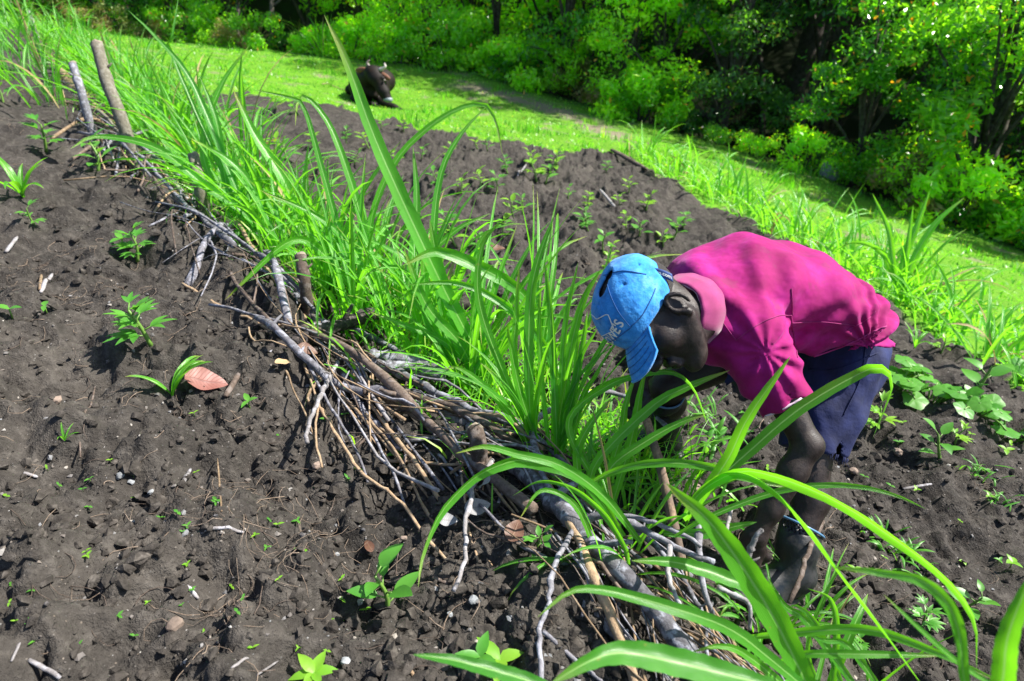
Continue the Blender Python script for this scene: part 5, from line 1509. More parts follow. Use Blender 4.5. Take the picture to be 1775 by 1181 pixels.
lone_trunk(((470, 95), (471, 40), (471, 0), (470, -60)), 21, 4.5, 'slim pale trunk above the pasture by the dry weeds')
lone_trunk(((413, 80), (413, 35), (412, -5), (410, -60)), 21, 3.2, 'thin pale sapling trunk nearer the hedge top')
lone_trunk(((1330, 235), (1322, 150), (1316, 90), (1300, -20)), 18.5, 5, 'thin dark trunk between the forked and slanting trunks')
# dry grasses at the shaded upper edge
for j, (px, py) in enumerate(((330, 70), (360, 75), (300, 65), (390, 80), (430, 85), (520, 92), (270, 60), (560, 100), (600, 100))):
    b = gp(px, py); b = np.array([b[0], b[1] + .2, Hz(b[0], b[1] + .2)])
    clump(b, 'tall dry grass clump at the shaded edge above the pasture', 26, rf.uniform(1.0, 1.7), .03, None, 'dry clumps at the shaded pasture edge', mat=rf.choice(['blade_dry', 'blade', 'blade']), seg=7, spread=.3, elr=(55, 88))
# boulders
def boulder(name, px, py, rpx, mat, label, seed, sq=(1, .8, .75), t=None, group=None, cat='rock', sink=.35, sub=3):
    p = gpf(px, py); d = np.dot(p, [0, CP, -SP]); r = rpx * d / FPX
    VI, FI = (ICO3, ICO3F) if sub == 3 else (ICO2, ICO2F)
    V = lump(VI, seed, .45, 1.1); V = np.sign(V) * np.abs(V) ** .85 * r * np.array(sq)
    o = link(name, np_mesh(name, V, FI, sub == 3), M[mat]); o.location = p + UPV * r * sq[2] * (1 - sink); o.rotation_euler = (0, 0, seed)
    return tag(o, label, cat, group)
boulder('boulder', 1436, 308, 17, 'stone_grey', 'grey boulder at the lower edge of the pasture', 3, (1, .8, 1.0))
boulder('boulder', 1478, 322, 14, 'stone_grey', 'darker boulder lying next to the grey boulder', 5, (1.1, .8, .6))
boulder('boulder', 150, 40, 14, 'stone_brown', 'pale stone in the grass above the tall stake', 8, (1.3, .8, .8))
boulder('boulder', 118, 32, 11, 'stone_brown', 'smaller pale stone beside the stone above the stake', 9)
boulder('boulder', 200, 55, 10, 'stone_brown', 'flat stone at the upper corner of the pasture', 12, (1.5, .9, .5))

# short pasture turf (uncountable)
rng = np.random.default_rng(5)
N = 190000
xs = rng.uniform(-16, 16, N); ys = rng.uniform(2.5, 24, N)
k_ = (meadow(xs, ys) > .5) & (ys < forest_y(xs) + .3) & (np.abs(xs) < ys * .92 + 1.0)
td = side_dist(np.array([gp(820, 152)[:2], gp(930, 180)[:2], gp(1000, 205)[:2], gp(1080, 240)[:2]]), xs, ys)
k_ &= (rng.random(N) > .85 * np.exp(-(td / .3) ** 2)) & (rng.random(N) < .55 + .9 * fbm(xs * 1.3, ys * 1.3, 3, 7))
xs, ys = xs[k_], ys[k_]; zs = H(xs, ys); n = len(xs)
tall = 1 + 4.0 * sstep(.15, .5, fbm(xs * .9, ys * .9, 3, 55))
a = rng.uniform(0, 6.28, n); hgt = rng.uniform(.02, .055, n) * tall; w = rng.uniform(.008, .016, n)
b0 = np.stack([xs, ys, zs - .005], 1); sd = np.stack([np.cos(a), np.sin(a), 0 * a], 1) * w[:, None]
tip = b0 + np.stack([rng.normal(0, .03, n), rng.normal(0, .03, n), hgt], 1)
V = np.stack([b0 - sd, b0 + sd, tip], 1).reshape(-1, 3)
turf = link('pasture_grass', np_mesh('pasture_grass', V, np.arange(len(V)).reshape(-1, 3), False, attrs={'rnd': np.repeat(np.clip(.42 + 1.0 * fbm(xs * 1.7, ys * 1.7, 3, 33) + rng.normal(0, .22, n), 0, 1), 3)}), M['tuft'])
tag(turf, 'short bright green grazed grass of the pasture', 'grass', kind='stuff')
print('turf', n)

# ------------------------------------------------------------------ resting cow
k = NT('dark_brown_hide'); o_ = k.coord(); n_ = k.noise(o_, 5, 4)
M['hide'] = k.fin(k.ramp(n_, [(.3, (.004, .003, .003)), (.65, (.010, .0065, .005)), (.85, (.03, .014, .008))]), .65, k.bump(k.noise(o_, 60, 4), .3, .01), **{'Specular IOR Level': .2})
M['muzzle'] = NT('pale_muzzle').fin((.16, .19, .22), .5)
M['horn'] = NT('horn').fin((.16, .13, .11), .4)
M['ear'] = NT('reddish_ear').fin((.13, .05, .025), .7)
M['hoof'] = NT('hoof').fin((.25, .22, .2), .6)
cb = gpf(655, 180)
def build_cow():
    S = Field(np.array([-.85, -.95, -.1]), np.array([.85, 1.25, 1.15]), .015)
    S.ell((-.26, .45, .32), (.36, .70, .33), None, .1)                       # barrel
    S.ell((-.22, .90, .34), (.36, .30, .33), None, .1)                       # rump
    S.ell((-.20, -.02, .33), (.30, .34, .33), None, .12)                     # chest
    S.ell((-.22, .12, .62), (.12, .22, .12), None, .12)                      # withers
    S.chain([(-.16, -.02, .50), (-.08, -.25, .60), (-.02, -.36, .68)], [.23, .18, .15], .1)
    S.cap((-.05, -.2, .45), (-.02, -.3, .25), .10, .07, .1)                  # dewlap
    # broad head hanging to the lower right
    S.chain([(-.03, -.38, .76), (.06, -.46, .64), (.20, -.56, .42), (.27, -.60, .30)], [.15, .145, .105, .092], .05)
    S.ell((-.02, -.38, .82), (.14, .09, .07), None, .05)                     # poll
    for q in (-1, 1): S.ell((.06 + q * .11, -.47 - q * .07, .70), (.045, .045, .04), None, .03)
    # folded forelegs
    S.chain([(-.35, -.1, .20), (-.34, -.34, .10), (-.12, -.50, .07), (.02, -.36, .06)], [.12, .09, .075, .05], .05)
    S.chain([(-.0, -.05, .20), (.16, -.30, .12), (.38, -.42, .08), (.56, -.50, .035)], [.12, .085, .065, .045], .05)
    # hind leg showing beside the barrel
    S.chain([(-.50, .75, .24), (-.58, .35, .13), (-.52, .65, .06)], [.18, .10, .06], .08)
    return S.mesh(2)
V, Q = build_cow()
cow = empty('cow', cb); cow.rotation_euler = (0, math.radians(8), math.radians(-4)); cow.scale = (1.16, 1.0, .9)
tag(cow, 'dark brown horned cow lying on the bright pasture', 'cow')
link('body', np_mesh('body', V, Q), M['hide'], cow)
M['horn_pale'] = NT('pale_horn').fin((.45, .40, .38), .4)
for q in (-1, 1):
    V, F = tube(catmull([(.0 + q * .10, -.39 - q * .04, .84), (.02 + q * .17, -.40 - q * .06, .93), (.03 + q * .14, -.38 - q * .05, 1.00)], 9), np.linspace(.044, .010, 9), 8); link('horn', np_mesh('horn', V, F), M['horn'] if q < 0 else M['horn_pale'], cow)
    c = np.array([-.04 + q * .22, -.36 - q * .12, .74]); V = ICO2 * np.array([.14, .045, .065]); ca, sa = math.cos(-q * .35), math.sin(-q * .35)
    V = np.stack([V[:, 0] * ca - V[:, 2] * sa, V[:, 1] - V[:, 0] * .4, V[:, 0] * sa + V[:, 2] * ca], 1) + c; link('ear', np_mesh('ear', V, ICO2F), M['ear'], cow)
    V = ICO2 * .024 + np.array([.09 + q * .125, -.51 - q * .08, .67]); link('eye', np_mesh('eye', V, ICO2F), M['horn'], cow)
V = lump(ICO2, 4, .1) * np.array([.098, .085, .07]) + np.array([.29, -.62, .28]); link('muzzle', np_mesh('muzzle', V, ICO2F), M['muzzle'], cow)
for c in ((.60, -.52, .03), (.04, -.33, .05)):
    V = ICO2 * np.array([.06, .05, .035]) + np.array(c); link('hoof', np_mesh('hoof', V, ICO2F), M['hoof'], cow)
# its tether rope on the grass
C = []
for f in np.linspace(0, 1, 40):
    p = lerp(gp(676, 160)[:2] - np.array([0, .35]), gp(560, 150)[:2], f) + np.array([.15 * math.sin(f * 6), .2 * math.sin(f * 9)]); C.append([p[0], p[1], Hz(p[0], p[1]) + .035])
V, F = tube(np.array(C), .009, 5); rope = link('tether_rope', np_mesh('tether_rope', V, F), M['bark_tan']); tag(rope, 'thin pale tether rope lying on the grass by the cow', 'rope')

# ------------------------------------------------------------------ soil crumbs, pebbles, straw (uncountable)
rng = np.random.default_rng(17)
def soil_points(n, rmax=4.6, pw=1.0):
    """ground points thinning out with distance"""
    out = []
    while sum(len(o) for o in out) < n:
        m = n * 2
        r = .75 + (rmax - .75) * rng.random(m) ** (1.25 * pw); a = rng.uniform(-.82, .82, m)
        x = r * np.sin(a); y = r * np.cos(a) * .98 + .05
        k_ = meadow(x, y) < .5
        out.append(np.stack([x[k_], y[k_]], 1))
    return np.concatenate(out)[:n]
def lumps_mesh(name, P, R, seed, amp=.35, flat=.7):
    n = len(P); Z = H(P[:, 0], P[:, 1]); rg_ = np.random.default_rng(seed)
    base = ICO1
    ph = rg_.normal(size=(n, 12, 3)) * .18
    V = base[None] * (1 + rg_.normal(size=(n, 12, 1)) * amp * .5) + ph
    sc = R[:, None] * rg_.uniform(.65, 1.3, (n, 3)); sc[:, 2] *= flat
    V = V * sc[:, None] + np.stack([P[:, 0], P[:, 1], Z + R * .25], 1)[:, None]
    F = ICO1F[None] + (np.arange(n) * 12)[:, None, None]
    return np_mesh(name, V.reshape(-1, 3), F.reshape(-1, 3), False, attrs={'rnd': np.repeat(rg_.random(n), 12)})
P = soil_points(42000); P = P[rng.random(len(P)) < .35 + .9 * sstep(-.25, .35, fbm(P[:, 0] * 2.3, P[:, 1] * 2.3, 3, 15))]; R = .0014 + .020 * rng.random(len(P)) ** 7
R *= .7 + .5 * sstep(-.2, .4, fbm(P[:, 0] * 3, P[:, 1] * 3, 2, 3))
o = link('soil_crumbs', lumps_mesh('soil_crumbs', P, R, 1), M['crumb']); tag(o, 'loose crumbs of tilled dark soil', 'soil', kind='stuff')
k = NT('pebble_mix'); c_ = k.ramp(k.attr('rnd'), [(0, (.06, .06, .065)), (.3, (.12, .10, .085)), (.6, (.15, .155, .165)), (.85, (.22, .19, .16)), (1, (.28, .27, .26))])
M['pebble_mix'] = k.fin(c_, .8, k.bump(k.noise(k.coord(), 150, 3), .3, .002))
P = soil_points(2600); R = .002 + .0065 * rng.random(len(P)) ** 3
o = link('gravel', lumps_mesh('gravel', P, R, 2), M['pebble_mix']); tag(o, 'small grey and tan pebbles strewn in the soil', 'gravel', kind='stuff')
A = Acc(); rs = random.Random(8)
def litter(x, y, L, r, az, curl, lift=.004):
    P = []
    n = 6
    for i in range(n):
        f = i / (n - 1); a = az + curl * (f - .5)
        x_ = x + L * (f - .5) * math.cos(a) ; y_ = y + L * (f - .5) * math.sin(a)
        P.append([x_, y_])
    P = np.array(P); Z = H(P[:, 0], P[:, 1]) + lift + r
    Z = Z * .5 + Z.mean() * .5 + lift
    return tube(np.c_[P, Z], np.linspace(r, r * .5, n), 4, .0, 1)
pts = soil_points(300, 4.2)
for x, y in pts: A.add(*litter(x, y, rs.uniform(.03, .16), rs.uniform(.0006, .0017), rs.uniform(0, 6.28), rs.gauss(0, 1.2)))
# root mats torn up with the soil
for px, py, n_, R_ in ((70, 460, 34, .22), (330, 560, 10, .12), (440, 860, 26, .14), (470, 985, 26, .13), (400, 1090, 16, .12), (190, 930, 6, .1), (250, 700, 8, .14), (560, 950, 10, .12), (110, 300, 30, .3), (60, 240, 30, .3), (900, 870, 40, .12), (1680, 850, 16, .1), (640, 1000, 14, .1), (180, 520, 25, .2)):
    c = gp(px, py)
    for i in range(n_):
        x, y = c[0] + rs.gauss(0, R_ * .5), c[1] + rs.gauss(0, R_ * .5)
        A.add(*litter(x, y, rs.uniform(.04, .17), rs.uniform(.0005, .0012), rs.gauss(-.9, .7), rs.gauss(0, 1.1), .010 * rs.random()))
o = link('straw_litter', A.mesh('straw_litter'), M['straw']); tag(o, 'dry straw and torn roots scattered over the tilled soil', 'straw', kind='stuff')
A = Acc()
for x, y in soil_points(420, 4.2): A.add(*litter(x, y, rs.uniform(.03, .14), rs.uniform(.0006, .0018), rs.uniform(0, 6.28), rs.gauss(0, 1.5)))
o = link('root_litter', A.mesh('root_litter'), M['root']); tag(o, 'dark root fibres lying in the soil', 'roots', kind='stuff')

# single stones one can pick out
for i, (px, py, r, mt, lab) in enumerate(((305, 1088, 16, 'stone_brown', 'brown angular stone on the bare soil near the bottom edge'), (585, 968, 5, 'stone_grey', 'small pale stone above the broad-leaved seedling'), (700, 935, 6, 'stone_brown', 'tan pebble right of the long cane'.replace('right of', 'beside')),
        (820, 1045, 9, 'stone_grey', 'grey stone under the dark flat twig'), (780, 1068, 6, 'stone_grey', 'small grey stone below the dark flat twig'), (600, 1150, 9, 'stone_grey', 'grey stone at the bottom edge beside the seedling'), (211, 830, 8, 'stone_grey', 'flat bluish-grey stone on the bare slope'),
        (262, 855, 6, 'stone_grey', 'small round grey stone on the bare slope'), (228, 840, 6, 'stone_grey', 'whitish stone beside the flat bluish stone'), (550, 810, 8, 'stone_brown', 'tan stone on the slope below the white stick'), (100, 700, 10, 'stone_brown', 'flat tan stone on the shaded slope'),
        (1478, 822, 8, 'stone_brown', 'pinkish stone on the terrace beyond his elbow'), (1410, 500, 0, 'stone_brown', ''), (1555, 788, 9, 'stone_brown', 'pale clod-like stone on the terrace'), (1600, 1062, 6, 'stone_brown', 'small stone at the lower edge of the terrace'), (1205, 850, 10, 'stone_brown', 'tan stone in the gap between the leaves'))):
    if r: boulder('stone', px, py, r, mt, lab, 20 + i, (1, .8, .65), sub=2, cat='stone', sink=.3)
# pale chips and sticks lying about
def chip(px0, py0, px1, py1, rpx, mat, label, name='wood_chip', cat='chip', flat=True):
    a, b = gpf(px0, py0), gpf(px1, py1); t = np.dot(a, [0, CP, -SP]); r = rpx * t / FPX * .72
    n = 7; C = np.array([lerp(a, b, f) for f in np.linspace(0, 1, n)]) + UPV * r * .9
    C[:, 2] = np.maximum(C[:, 2], H(C[:, 0], C[:, 1]) + r * .6)
    V, F = tube(C - a, np.array([.8, 1, 1.05, 1, .98, 1, .7]) * r, 8, .08, int(px0))
    if flat: V = V * np.array([1, 1, .8])
    o = link(name, np_mesh(name, V, F), M[mat]); o.location = a
    return tag(o, label, cat)
chip(350, 927, 424, 928, 4.2, 'bark_white', 'pale bluish stick lying level on the bare soil', 'dry_stick', 'stick')
chip(318, 1018, 345, 1042, 5, 'bark_white', 'short pale split stick below the level stick', 'dry_stick', 'stick')
chip(52, 1148, 108, 1184, 6, 'bark_white', 'pale split cane at the bottom corner', 'dry_stick', 'stick')
chip(316, 848, 332, 820, 5, 'bark_white', 'pale dry husk standing on the slope', 'dry_husk', 'husk')
chip(22, 1150, 36, 1118, 3.5, 'bark_white', 'thin pale sliver above the bottom corner', 'wood_chip', 'chip')
chip(12, 440, 32, 418, 5, 'bark_white', 'pale chip on the upper slope at the picture edge', 'wood_chip', 'chip')
chip(72, 510, 94, 486, 5, 'bark_white', 'pale split chip on the upper slope', 'wood_chip', 'chip')
chip(70, 505, 74, 484, 4, 'bark_tan', 'tan chip next to the pale split chip', 'wood_chip', 'chip')
chip(392, 692, 414, 652, 8, 'bark_brown', 'dark knobbly wood stub beside the reddish dry leaf', 'wood_stub', 'wood')
chip(402, 1160, 432, 1148, 4, 'bark_white', 'white splinter near the bottom edge', 'wood_chip', 'chip')
chip(445, 1172, 485, 1160, 3, 'bark_white', 'long thin splinter at the bottom edge', 'wood_chip', 'chip')
chip(702, 1150, 722, 1185, 5, 'bark_tan', 'greyish stick end at the bottom edge under the leaf', 'dry_stick', 'stick')
chip(42, 822, 68, 834, 4, 'bark_white', 'curled pale chip in the furrow', 'wood_chip', 'chip')
chip(1040, 333, 1065, 358, 3.5, 'bark_white', 'pale dry stick on the far tilled plot', 'dry_stick', 'stick')
chip(897, 308, 912, 293, 2.6, 'bark_white', 'thin pale stick on the far tilled plot', 'dry_stick', 'stick')
chip(140, 795, 168, 680, 3, 'bark_brown', 'dark stem lying up the bare slope', 'dry_stick', 'stick')
chip(385, 890, 380, 808, 2.6, 'bark_tan', 'thin tan stalk lying above the level stick', 'dry_stick', 'stick')
chip(1060, 265, 1120, 298, 6, 'bark_brown', 'dark fallen branch along the lower hedge by the plot', 'branch', 'branch')
chip(1610, 525, 1650, 510, 3, 'bark_brown', 'dark dead twig in the lower hedge', 'branch', 'branch')
chip(1610, 585, 1700, 640, 3, 'bark_white', 'thin pale pole lying along the lower hedge', 'dry_stick', 'stick')
chip(1565, 850, 1612, 846, 3.2, 'bark_white', 'pale stick lying at the edge of the terrace', 'dry_stick', 'stick')

# ------------------------------------------------------------------ seedlings and weeds
def ovate(base, d, up, L, W, droop=.4, lobes=0, n=7, wave=0.0):
    d = nrm(d); sd = nrm(np.cross(d, up)); nn = np.cross(sd, d); V = []; UV = []
    for i in range(n):
        s = i / (n - 1); w = math.sin(math.pi * min(1, s * .98 + .02) ** .75) ** .8 * W * .5
        if lobes: w *= 1 + .45 * math.sin(s * math.pi * lobes * 2 + .6)
        c = base + d * L * s - nn * droop * L * s * s
        for u, h in ((-1, .22), (0, -.04), (1, .22)):
            V.append(c + sd * u * max(w, .0006) + nn * (h * w * (1 if u else 1) + wave * w * math.sin(9 * s + u))); UV.append((u * .5 + .5, s))
    i = np.arange(n - 1)[:, None] * 3; j = np.arange(2)[None]
    Q = np.stack([i + j, i + j + 1, i + 4 + j, i + 3 + j], -1).reshape(-1, 4)
    return np.array(V), Q, np.array(UV)
def leaf_part(e, V, Q, UV, mat, name='leaf'):
    return link(name, np_mesh(name, V, Q, True, UV), M[mat], e)
rp = random.Random(33)
def plant(px, py, hpx, kind, label, group=None, mat='leaf', nl=None, name='seedling', cat='seedling'):
    b = gpf(px, py); t = np.dot(b, [0, CP, -SP]); h = hpx * t / FPX * 1.12
    e = empty(name, b); tag(e, label, cat, group)
    if kind in ('broad', 'lobed'):
        top = np.array([rp.gauss(0, .15) * h, rp.gauss(0, .1) * h, h * .72])
        C = catmull([[0, 0, -.01], top * .5 + np.array([rp.gauss(0, .06) * h, 0, 0]), top], 8)
        V, F = tube(C, np.linspace(.045 * h, .022 * h, 8), 6); link('stem', np_mesh('stem', V, F), M['stem'], e)
        n = nl or rp.randint(5, 8); a0 = rp.uniform(0, 6.28)
        for i in range(n):
            f = .35 + .65 * i / max(1, n - 1); a = a0 + i * 2.4 + rp.gauss(0, .2)
            el = .15 + .75 * f * rp.uniform(.5, 1.1); d = np.array([math.cos(a) * math.cos(el), math.sin(a) * math.cos(el), math.sin(el)])
            c = C[int(f * 7)]; pt = c + d * h * .16
            V, F = tube([c, pt], [.016 * h, .012 * h], 5); link('petiole', np_mesh('petiole', V, F), M['stem'], e)
            L = h * rp.uniform(.38, .58) * (1.1 - .35 * f)
            if kind == 'broad':
                leaf_part(e, *ovate(pt, d, UPV, L, L * rp.uniform(.5, .65), rp.uniform(.1, .5)), mat)
            else:
                A = Acc()
                for q in (-.75, 0, .75) if i % 2 else (-1.1, -.5, 0, .5, 1.1):
                    ca, sa = math.cos(q), math.sin(q); d2 = np.array([d[0] * ca - d[1] * sa, d[0] * sa + d[1] * ca, d[2]])
                    V, Q, UV = ovate(pt, d2, UPV, L * (1 - .25 * abs(q)), L * .30, .3); A.add(V, Q, UV)
                link('leaf', A.mesh('leaf'), M[mat], e)
    elif kind == 'maize':
        for i in range(nl or 5):
            a = rp.uniform(0, 6.28); P = arc_leaf(a, rp.uniform(.9, 1.45), rp.uniform(.6, 2.1), h * rp.uniform(.8, 1.35), 10)
            V, Q, UV = blade(P, h * rp.uniform(.10, .17), np.array([-math.sin(a), math.cos(a), .1]), .35, base=.4); leaf_part(e, V, Q, UV, 'blade_far' if mat == 'leaf' else mat)
    elif kind == 'weed':
        A = 0
        for i in range(nl or 14):
            a = rp.uniform(0, 6.28); r = h * rp.uniform(0, .9); x, y = r * math.cos(a), r * math.sin(a); z = Hz(b[0] + x, b[1] + y) - b[2]
            P = arc_leaf(rp.uniform(0, 6.28), rp.uniform(.4, 1.3), rp.uniform(.3, 1.6), h * rp.uniform(.4, .9), 6) + np.array([x, y, z])
            V, Q, UV = blade(P, h * rp.uniform(.06, .12), None, .25, base=.5); leaf_part(e, V, Q, UV, mat)
    elif kind == 'sprout':
        V, F = tube([[0, 0, -.003], [0, 0, h * .5]], [h * .05, h * .04], 5); link('stem', np_mesh('stem', V, F), M['stem'], e)
        a = rp.uniform(0, 6.28)
        for i in range(nl or 2):
            q = a + i * 6.28 / (nl or 2) + rp.gauss(0, .2); d = np.array([math.cos(q), math.sin(q), rp.uniform(.2, .7)])
            leaf_part(e, *ovate(np.array([0, 0, h * .5]), d, UPV, h * rp.uniform(.55, .85), h * rp.uniform(.3, .45), .3, n=5), mat)
    elif kind == 'squash':
        for i in range((nl or 6) + 4):
            a = rp.uniform(0, 6.28); r = h * rp.uniform(.2, 1.3); c = np.array([r * math.cos(a), r * math.sin(a), 0]); c[2] = Hz(b[0] + c[0], b[1] + c[1]) - b[2] + h * rp.uniform(.35, .7)
            V, F = tube(catmull([[c[0] * .3, c[1] * .3, Hz(b[0] + c[0] * .3, b[1] + c[1] * .3) - b[2]], c * .7 + UPV * h * .1, c], 7), .03 * h, 5); link('petiole', np_mesh('petiole', V, F), M['stem'], e)
            R = h * rp.uniform(.22, .38); tilt = np.array([rp.gauss(0, .3), rp.gauss(0, .3)]); V = [c]; UV = [(.5, .5)]
            for j in range(22):
                q = j / 22 * 6.283 + a; rr = R * (1 + .10 * math.cos(5 * (q - a)) + .05 * rp.random()) * (1 - .45 * math.exp(-((((q - a) % 6.283) - 3.14) / .25) ** 2))
                for m_, fr_ in ((.5, .03), (1.0, -.06)):
                    x, y = rr * m_ * math.cos(q), rr * m_ * math.sin(q); V.append(c + np.array([x, y, tilt[0] * x + tilt[1] * y + R * fr_ + .03 * R * math.sin(j * 2.1)])); UV.append((.5 + .5 * m_ * math.cos(q), .5 + .5 * m_ * math.sin(q)))
            j = np.arange(22); j2 = (j + 1) % 22
            link('leaf', np_mesh('leaf', np.array(V), [np.stack([0 * j, 1 + 2 * j, 1 + 2 * j2], -1), np.stack([1 + 2 * j, 2 + 2 * j, 2 + 2 * j2, 1 + 2 * j2], -1)], True, np.array(UV)), M[mat], e)
    return e
plant(262, 598, 84, 'lobed', 'lobed-leaf seedling in the middle of the bare slope', nl=8)
plant(300, 690, 85, 'maize', 'young maize seedling beside the reddish dry leaf', nl=6)
plant(433, 708, 26, 'sprout', 'three-leaved sprout below the dark wood stub', nl=3)
plant(672, 1062, 105, 'broad', 'broad-leaved seedling on a thick stem low on the slope', nl=6)
plant(866, 1170, 66, 'sprout', 'sprout with round bright leaves beside the bottom leaf', mat='leaf_yellow', nl=3)
plant(832, 1160, 50, 'sprout', 'darker round-leaved sprout beside the bright round one', nl=3)
plant(548, 1185, 46, 'sprout', 'star-shaped sprout cut by the bottom edge', mat='leaf_yellow', nl=6)
plant(113, 765, 30, 'maize', 'tiny grass-like seedling on the shaded slope', nl=4)
plant(42, 345, 70, 'maize', 'young maize seedling at the upper slope edge', nl=7)
plant(80, 262, 56, 'lobed', 'lobed seedling on the upper slope under the stakes', nl=7)
plant(62, 392, 40, 'lobed', 'small star-leaved seedling on the upper slope', nl=4)
plant(170, 300, 60, 'broad', 'spindly seedling beside the foot of the tall stake', nl=7)
plant(238, 452, 60, 'lobed', 'lobed seedling at the foot of the upper brush', nl=7)
plant(22, 552, 30, 'sprout', 'two-leaved sprout at the slope margin', nl=2)
plant(82, 544, 24, 'sprout', 'small sprout next to the slope-margin sprout', nl=2)
plant(6, 180, 40, 'broad', 'leafy weed at the slope margin under the tall grass', nl=5)
plant(215, 430, 30, 'sprout', 'sprout beside the lobed seedling of the upper brush', nl=4)
# terrace and far plot
plant(1520, 745, 52, 'lobed', 'yellowish lobed seedling beyond his elbow', mat='leaf_yellow', nl=5)
plant(1630, 800, 62, 'broad', 'broad seedling on the terrace with bare roots below', nl=6)
plant(1655, 770, 40, 'lobed', 'lobed seedling next to the bare-rooted one', mat='leaf_yellow', nl=5)
plant(1690, 690, 75, 'broad', 'upright bean-like seedling among the squash leaves', nl=5)
plant(1555, 672, 46, 'squash', 'squash vine with broad leaves nearest his shorts', name='squash_plant', cat='squash', nl=6)
plant(1610, 700, 50, 'squash', 'squash vine with broad leaves in the middle of the terrace', name='squash_plant', cat='squash', nl=7)
plant(1690, 715, 50, 'squash', 'squash vine with broad leaves beside the bean-like seedling', name='squash_plant', cat='squash', nl=6)
plant(1740, 760, 44, 'squash', 'squash vine with broad leaves at the lower end', name='squash_plant', cat='squash', nl=6)
plant(1770, 660, 40, 'squash', 'squash vine with pale leaves below the lower hedge', name='squash_plant', cat='squash', nl=5)
plant(1585, 605, 36, 'maize', 'small maize seedling behind the squash', nl=6)
plant(1630, 615, 32, 'broad', 'pale bushy seedling behind the squash', mat='leaf_yellow', nl=7)
plant(1240, 760, 60, 'weed', 'patch of creeping grass weed behind his arm', name='weed', cat='weed', nl=30)
plant(1225, 725, 40, 'weed', 'smaller grass weed under his thigh', name='weed', cat='weed', nl=20)
plant(1555, 960, 50, 'weed', 'grass weed patch below the long striped leaf', name='weed', cat='weed', nl=34)
plant(1520, 925, 34, 'weed', 'small grass weed next to his boot', name='weed', cat='weed', nl=16)
plant(1690, 825, 36, 'weed', 'grass weed on the terrace slope', name='weed', cat='weed', nl=22)
plant(1730, 870, 34, 'weed', 'straggling grass weed with a pale stick', name='weed', cat='weed', nl=16)
plant(1600, 1085, 50, 'lobed', 'reddish-green lobed seedling at the lower terrace', nl=7)
plant(1660, 1060, 60, 'broad', 'broad seedling behind the blurred leaf', nl=6)
plant(1480, 1130, 36, 'lobed', 'lobed seedling under the level front leaf', nl=7)
plant(1750, 985, 24, 'sprout', 'small bright sprout on the lower terrace', mat='leaf_yellow', nl=4)
plant(1740, 790, 20, 'sprout', 'tiny yellow sprout on the terrace', mat='leaf_yellow', nl=3)
plant(960, 840, 40, 'broad', 'leafy weed growing through the front brush', nl=8, name='weed', cat='weed')
plant(925, 960, 50, 'broad', 'leafy weed between the pale stones and sticks', nl=8, name='weed', cat='weed')
plant(690, 800, 26, 'sprout', 'sprout under the long cane', nl=3)
far_spots = [(832, 328, 22), (862, 338, 24), (890, 378, 26), (905, 372, 24), (930, 318, 30), (945, 322, 26), (955, 295, 24), (965, 285, 22), (920, 290, 18), (1010, 388, 22), (1020, 358, 18), (1045, 435, 26), (1055, 450, 22), (1020, 400, 20), (1085, 395, 20), (1108, 410, 24),
             (1120, 365, 22), (1165, 420, 28), (1150, 430, 20), (880, 300, 20), (828, 260, 18), (845, 262, 18), (780, 275, 18), (760, 330, 24), (800, 340, 20), (770, 410, 30), (790, 430, 34), (835, 440, 28), (700, 232, 16), (660, 225, 16), (640, 260, 20), (600, 250, 18),
             (480, 275, 26), (500, 282, 26), (540, 262, 20), (520, 205, 18), (480, 195, 18), (1185, 395, 20), (1075, 355, 16), (985, 345, 16), (1060, 470, 22), (870, 405, 20), (1090, 335, 18), (1050, 300, 14), (560, 300, 20), (615, 290, 18), (690, 290, 18), (730, 275, 16)]
for i, (px, py, h) in enumerate(far_spots):
    lab = 'small bean seedling on the far tilled plot ' + ('behind the cap' if px > 970 else ('beyond the upright blades' if px > 740 else 'below the cow'))
    plant(px, py, h * 1.35, ('broad', 'lobed', 'broad')[i % 3], ordw(lab) + ' ' + lab, lab.replace('small bean seedling', 'seedlings'), 'leaf_yellow' if i % 2 == 0 else 'leaf', nl=6)
# tiny sprouts dotting the slope
for i in range(60):
    px, py = rp.uniform(10, 640), rp.uniform(720, 1170)
    if abs(px - 300) < 30 and py < 800: continue
    plant(px, py, rp.uniform(8, 13), 'sprout', 'tiny green sprout on the bare slope', 'tiny sprouts dotting the bare slope', rp.choice(['leaf', 'leaf_yellow']), nl=rp.choice([2, 2, 3]))
for i in range(26):
    px, py = rp.uniform(1250, 1760), rp.uniform(720, 1000)
    plant(px, py, rp.uniform(8, 14), 'sprout', 'tiny green sprout on the terrace behind him', 'tiny sprouts dotting the terrace', rp.choice(['leaf', 'leaf_yellow']), nl=rp.choice([2, 3]))

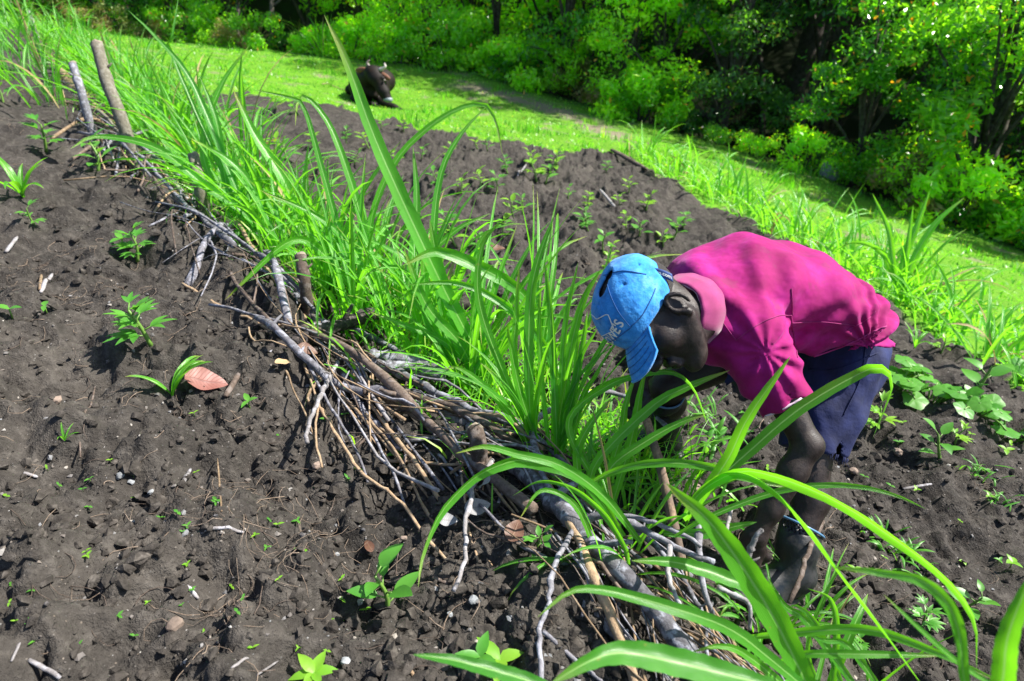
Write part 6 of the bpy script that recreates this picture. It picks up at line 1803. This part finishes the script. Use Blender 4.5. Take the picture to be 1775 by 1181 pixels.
# fallen leaves
def fallen(px, py, Lpx, Wpx, ang, mat, label, droop=.1, lift=.012):
    b = gpf(px, py); t = np.dot(b, [0, CP, -SP]); s = t / FPX
    d = np.array([math.cos(ang), math.sin(ang), 0]); d[2] = (Hz(b[0] + d[0] * .05, b[1] + d[1] * .05) - b[2]) / .05 * .6
    V, Q, UV = ovate(-d * Lpx * s * .5, d, nrm(np.array([.1, -.45, 1])), Lpx * s, Wpx * s, droop, n=12, wave=.12)
    o = link('dry_leaf', np_mesh('dry_leaf', V, Q, True, UV), M[mat]); o.location = b + UPV * lift
    return tag(o, label, 'leaf')
def dryleaf(name, c1, c2):
    k = NT(name); uv = k.node('ShaderNodeSeparateXYZ'); k.link(k.coord('UV'), uv.inputs[0])
    du = k.math('ABSOLUTE', k.math('SUBTRACT', uv.outputs[0], .5)); rib = k.mrange(du, .02, .05, 1, 0)
    v = k.math('ABSOLUTE', k.math('SINE', k.math('MULTIPLY', k.math('SUBTRACT', uv.outputs[1], k.math('MULTIPLY', du, .35)), 32.0))); vn = k.mrange(v, .0, .25, 1, 0)
    c = k.mix(k.math('MULTIPLY', k.math('MAXIMUM', rib, vn), .55), c1, c2)
    return k.leafy(c, c1, .15, .5, .4, k.bump(k.math('MAXIMUM', rib, vn), .4, .002))
M['dry_red'] = dryleaf('reddish_dry_leaf', (.20, .075, .06), (.10, .035, .03)); M['dry_brown'] = dryleaf('brown_dry_leaf', (.11, .05, .03), (.2, .12, .07)); M['dry_grey'] = dryleaf('grey_dry_leaf', (.22, .22, .23), (.13, .12, .12)); M['dry_tan'] = dryleaf('tan_dry_leaf', (.40, .28, .16), (.25, .16, .09))
fallen(365, 668, 72, 44, .45, 'dry_red', 'large reddish dry leaf with clear veins on the soil', .02, lift=.012)
fallen(497, 648, 40, 16, 1.1, 'dry_tan', 'torn tan dry leaf at the foot of the brush', lift=.05)
fallen(540, 632, 36, 22, .2, 'dry_brown', 'brown dry leaf tucked under the charred log', lift=.05)
fallen(893, 950, 44, 34, 1.2, 'dry_brown', 'dark red-brown dry leaf under the front brush', lift=.06)
fallen(830, 905, 50, 32, .5, 'dry_grey', 'grey dry leaf, larger of the pale ones in the brush', lift=.05)
fallen(835, 878, 46, 26, 2.3, 'dry_grey', 'curled grey dry leaf above the larger grey one', .35, .08)
fallen(778, 918, 36, 24, .1, 'dry_grey', 'grey dry leaf lying apart beside the cane', lift=.03)
fallen(640, 955, 30, 16, 2.2, 'dry_brown', 'small dark curled leaf above the broad seedling', .4, .02)
fallen(862, 442, 28, 14, .1, 'dry_brown', 'dark dead leaf on the far tilled plot', lift=.04)

print('objects', len(bpy.data.objects))
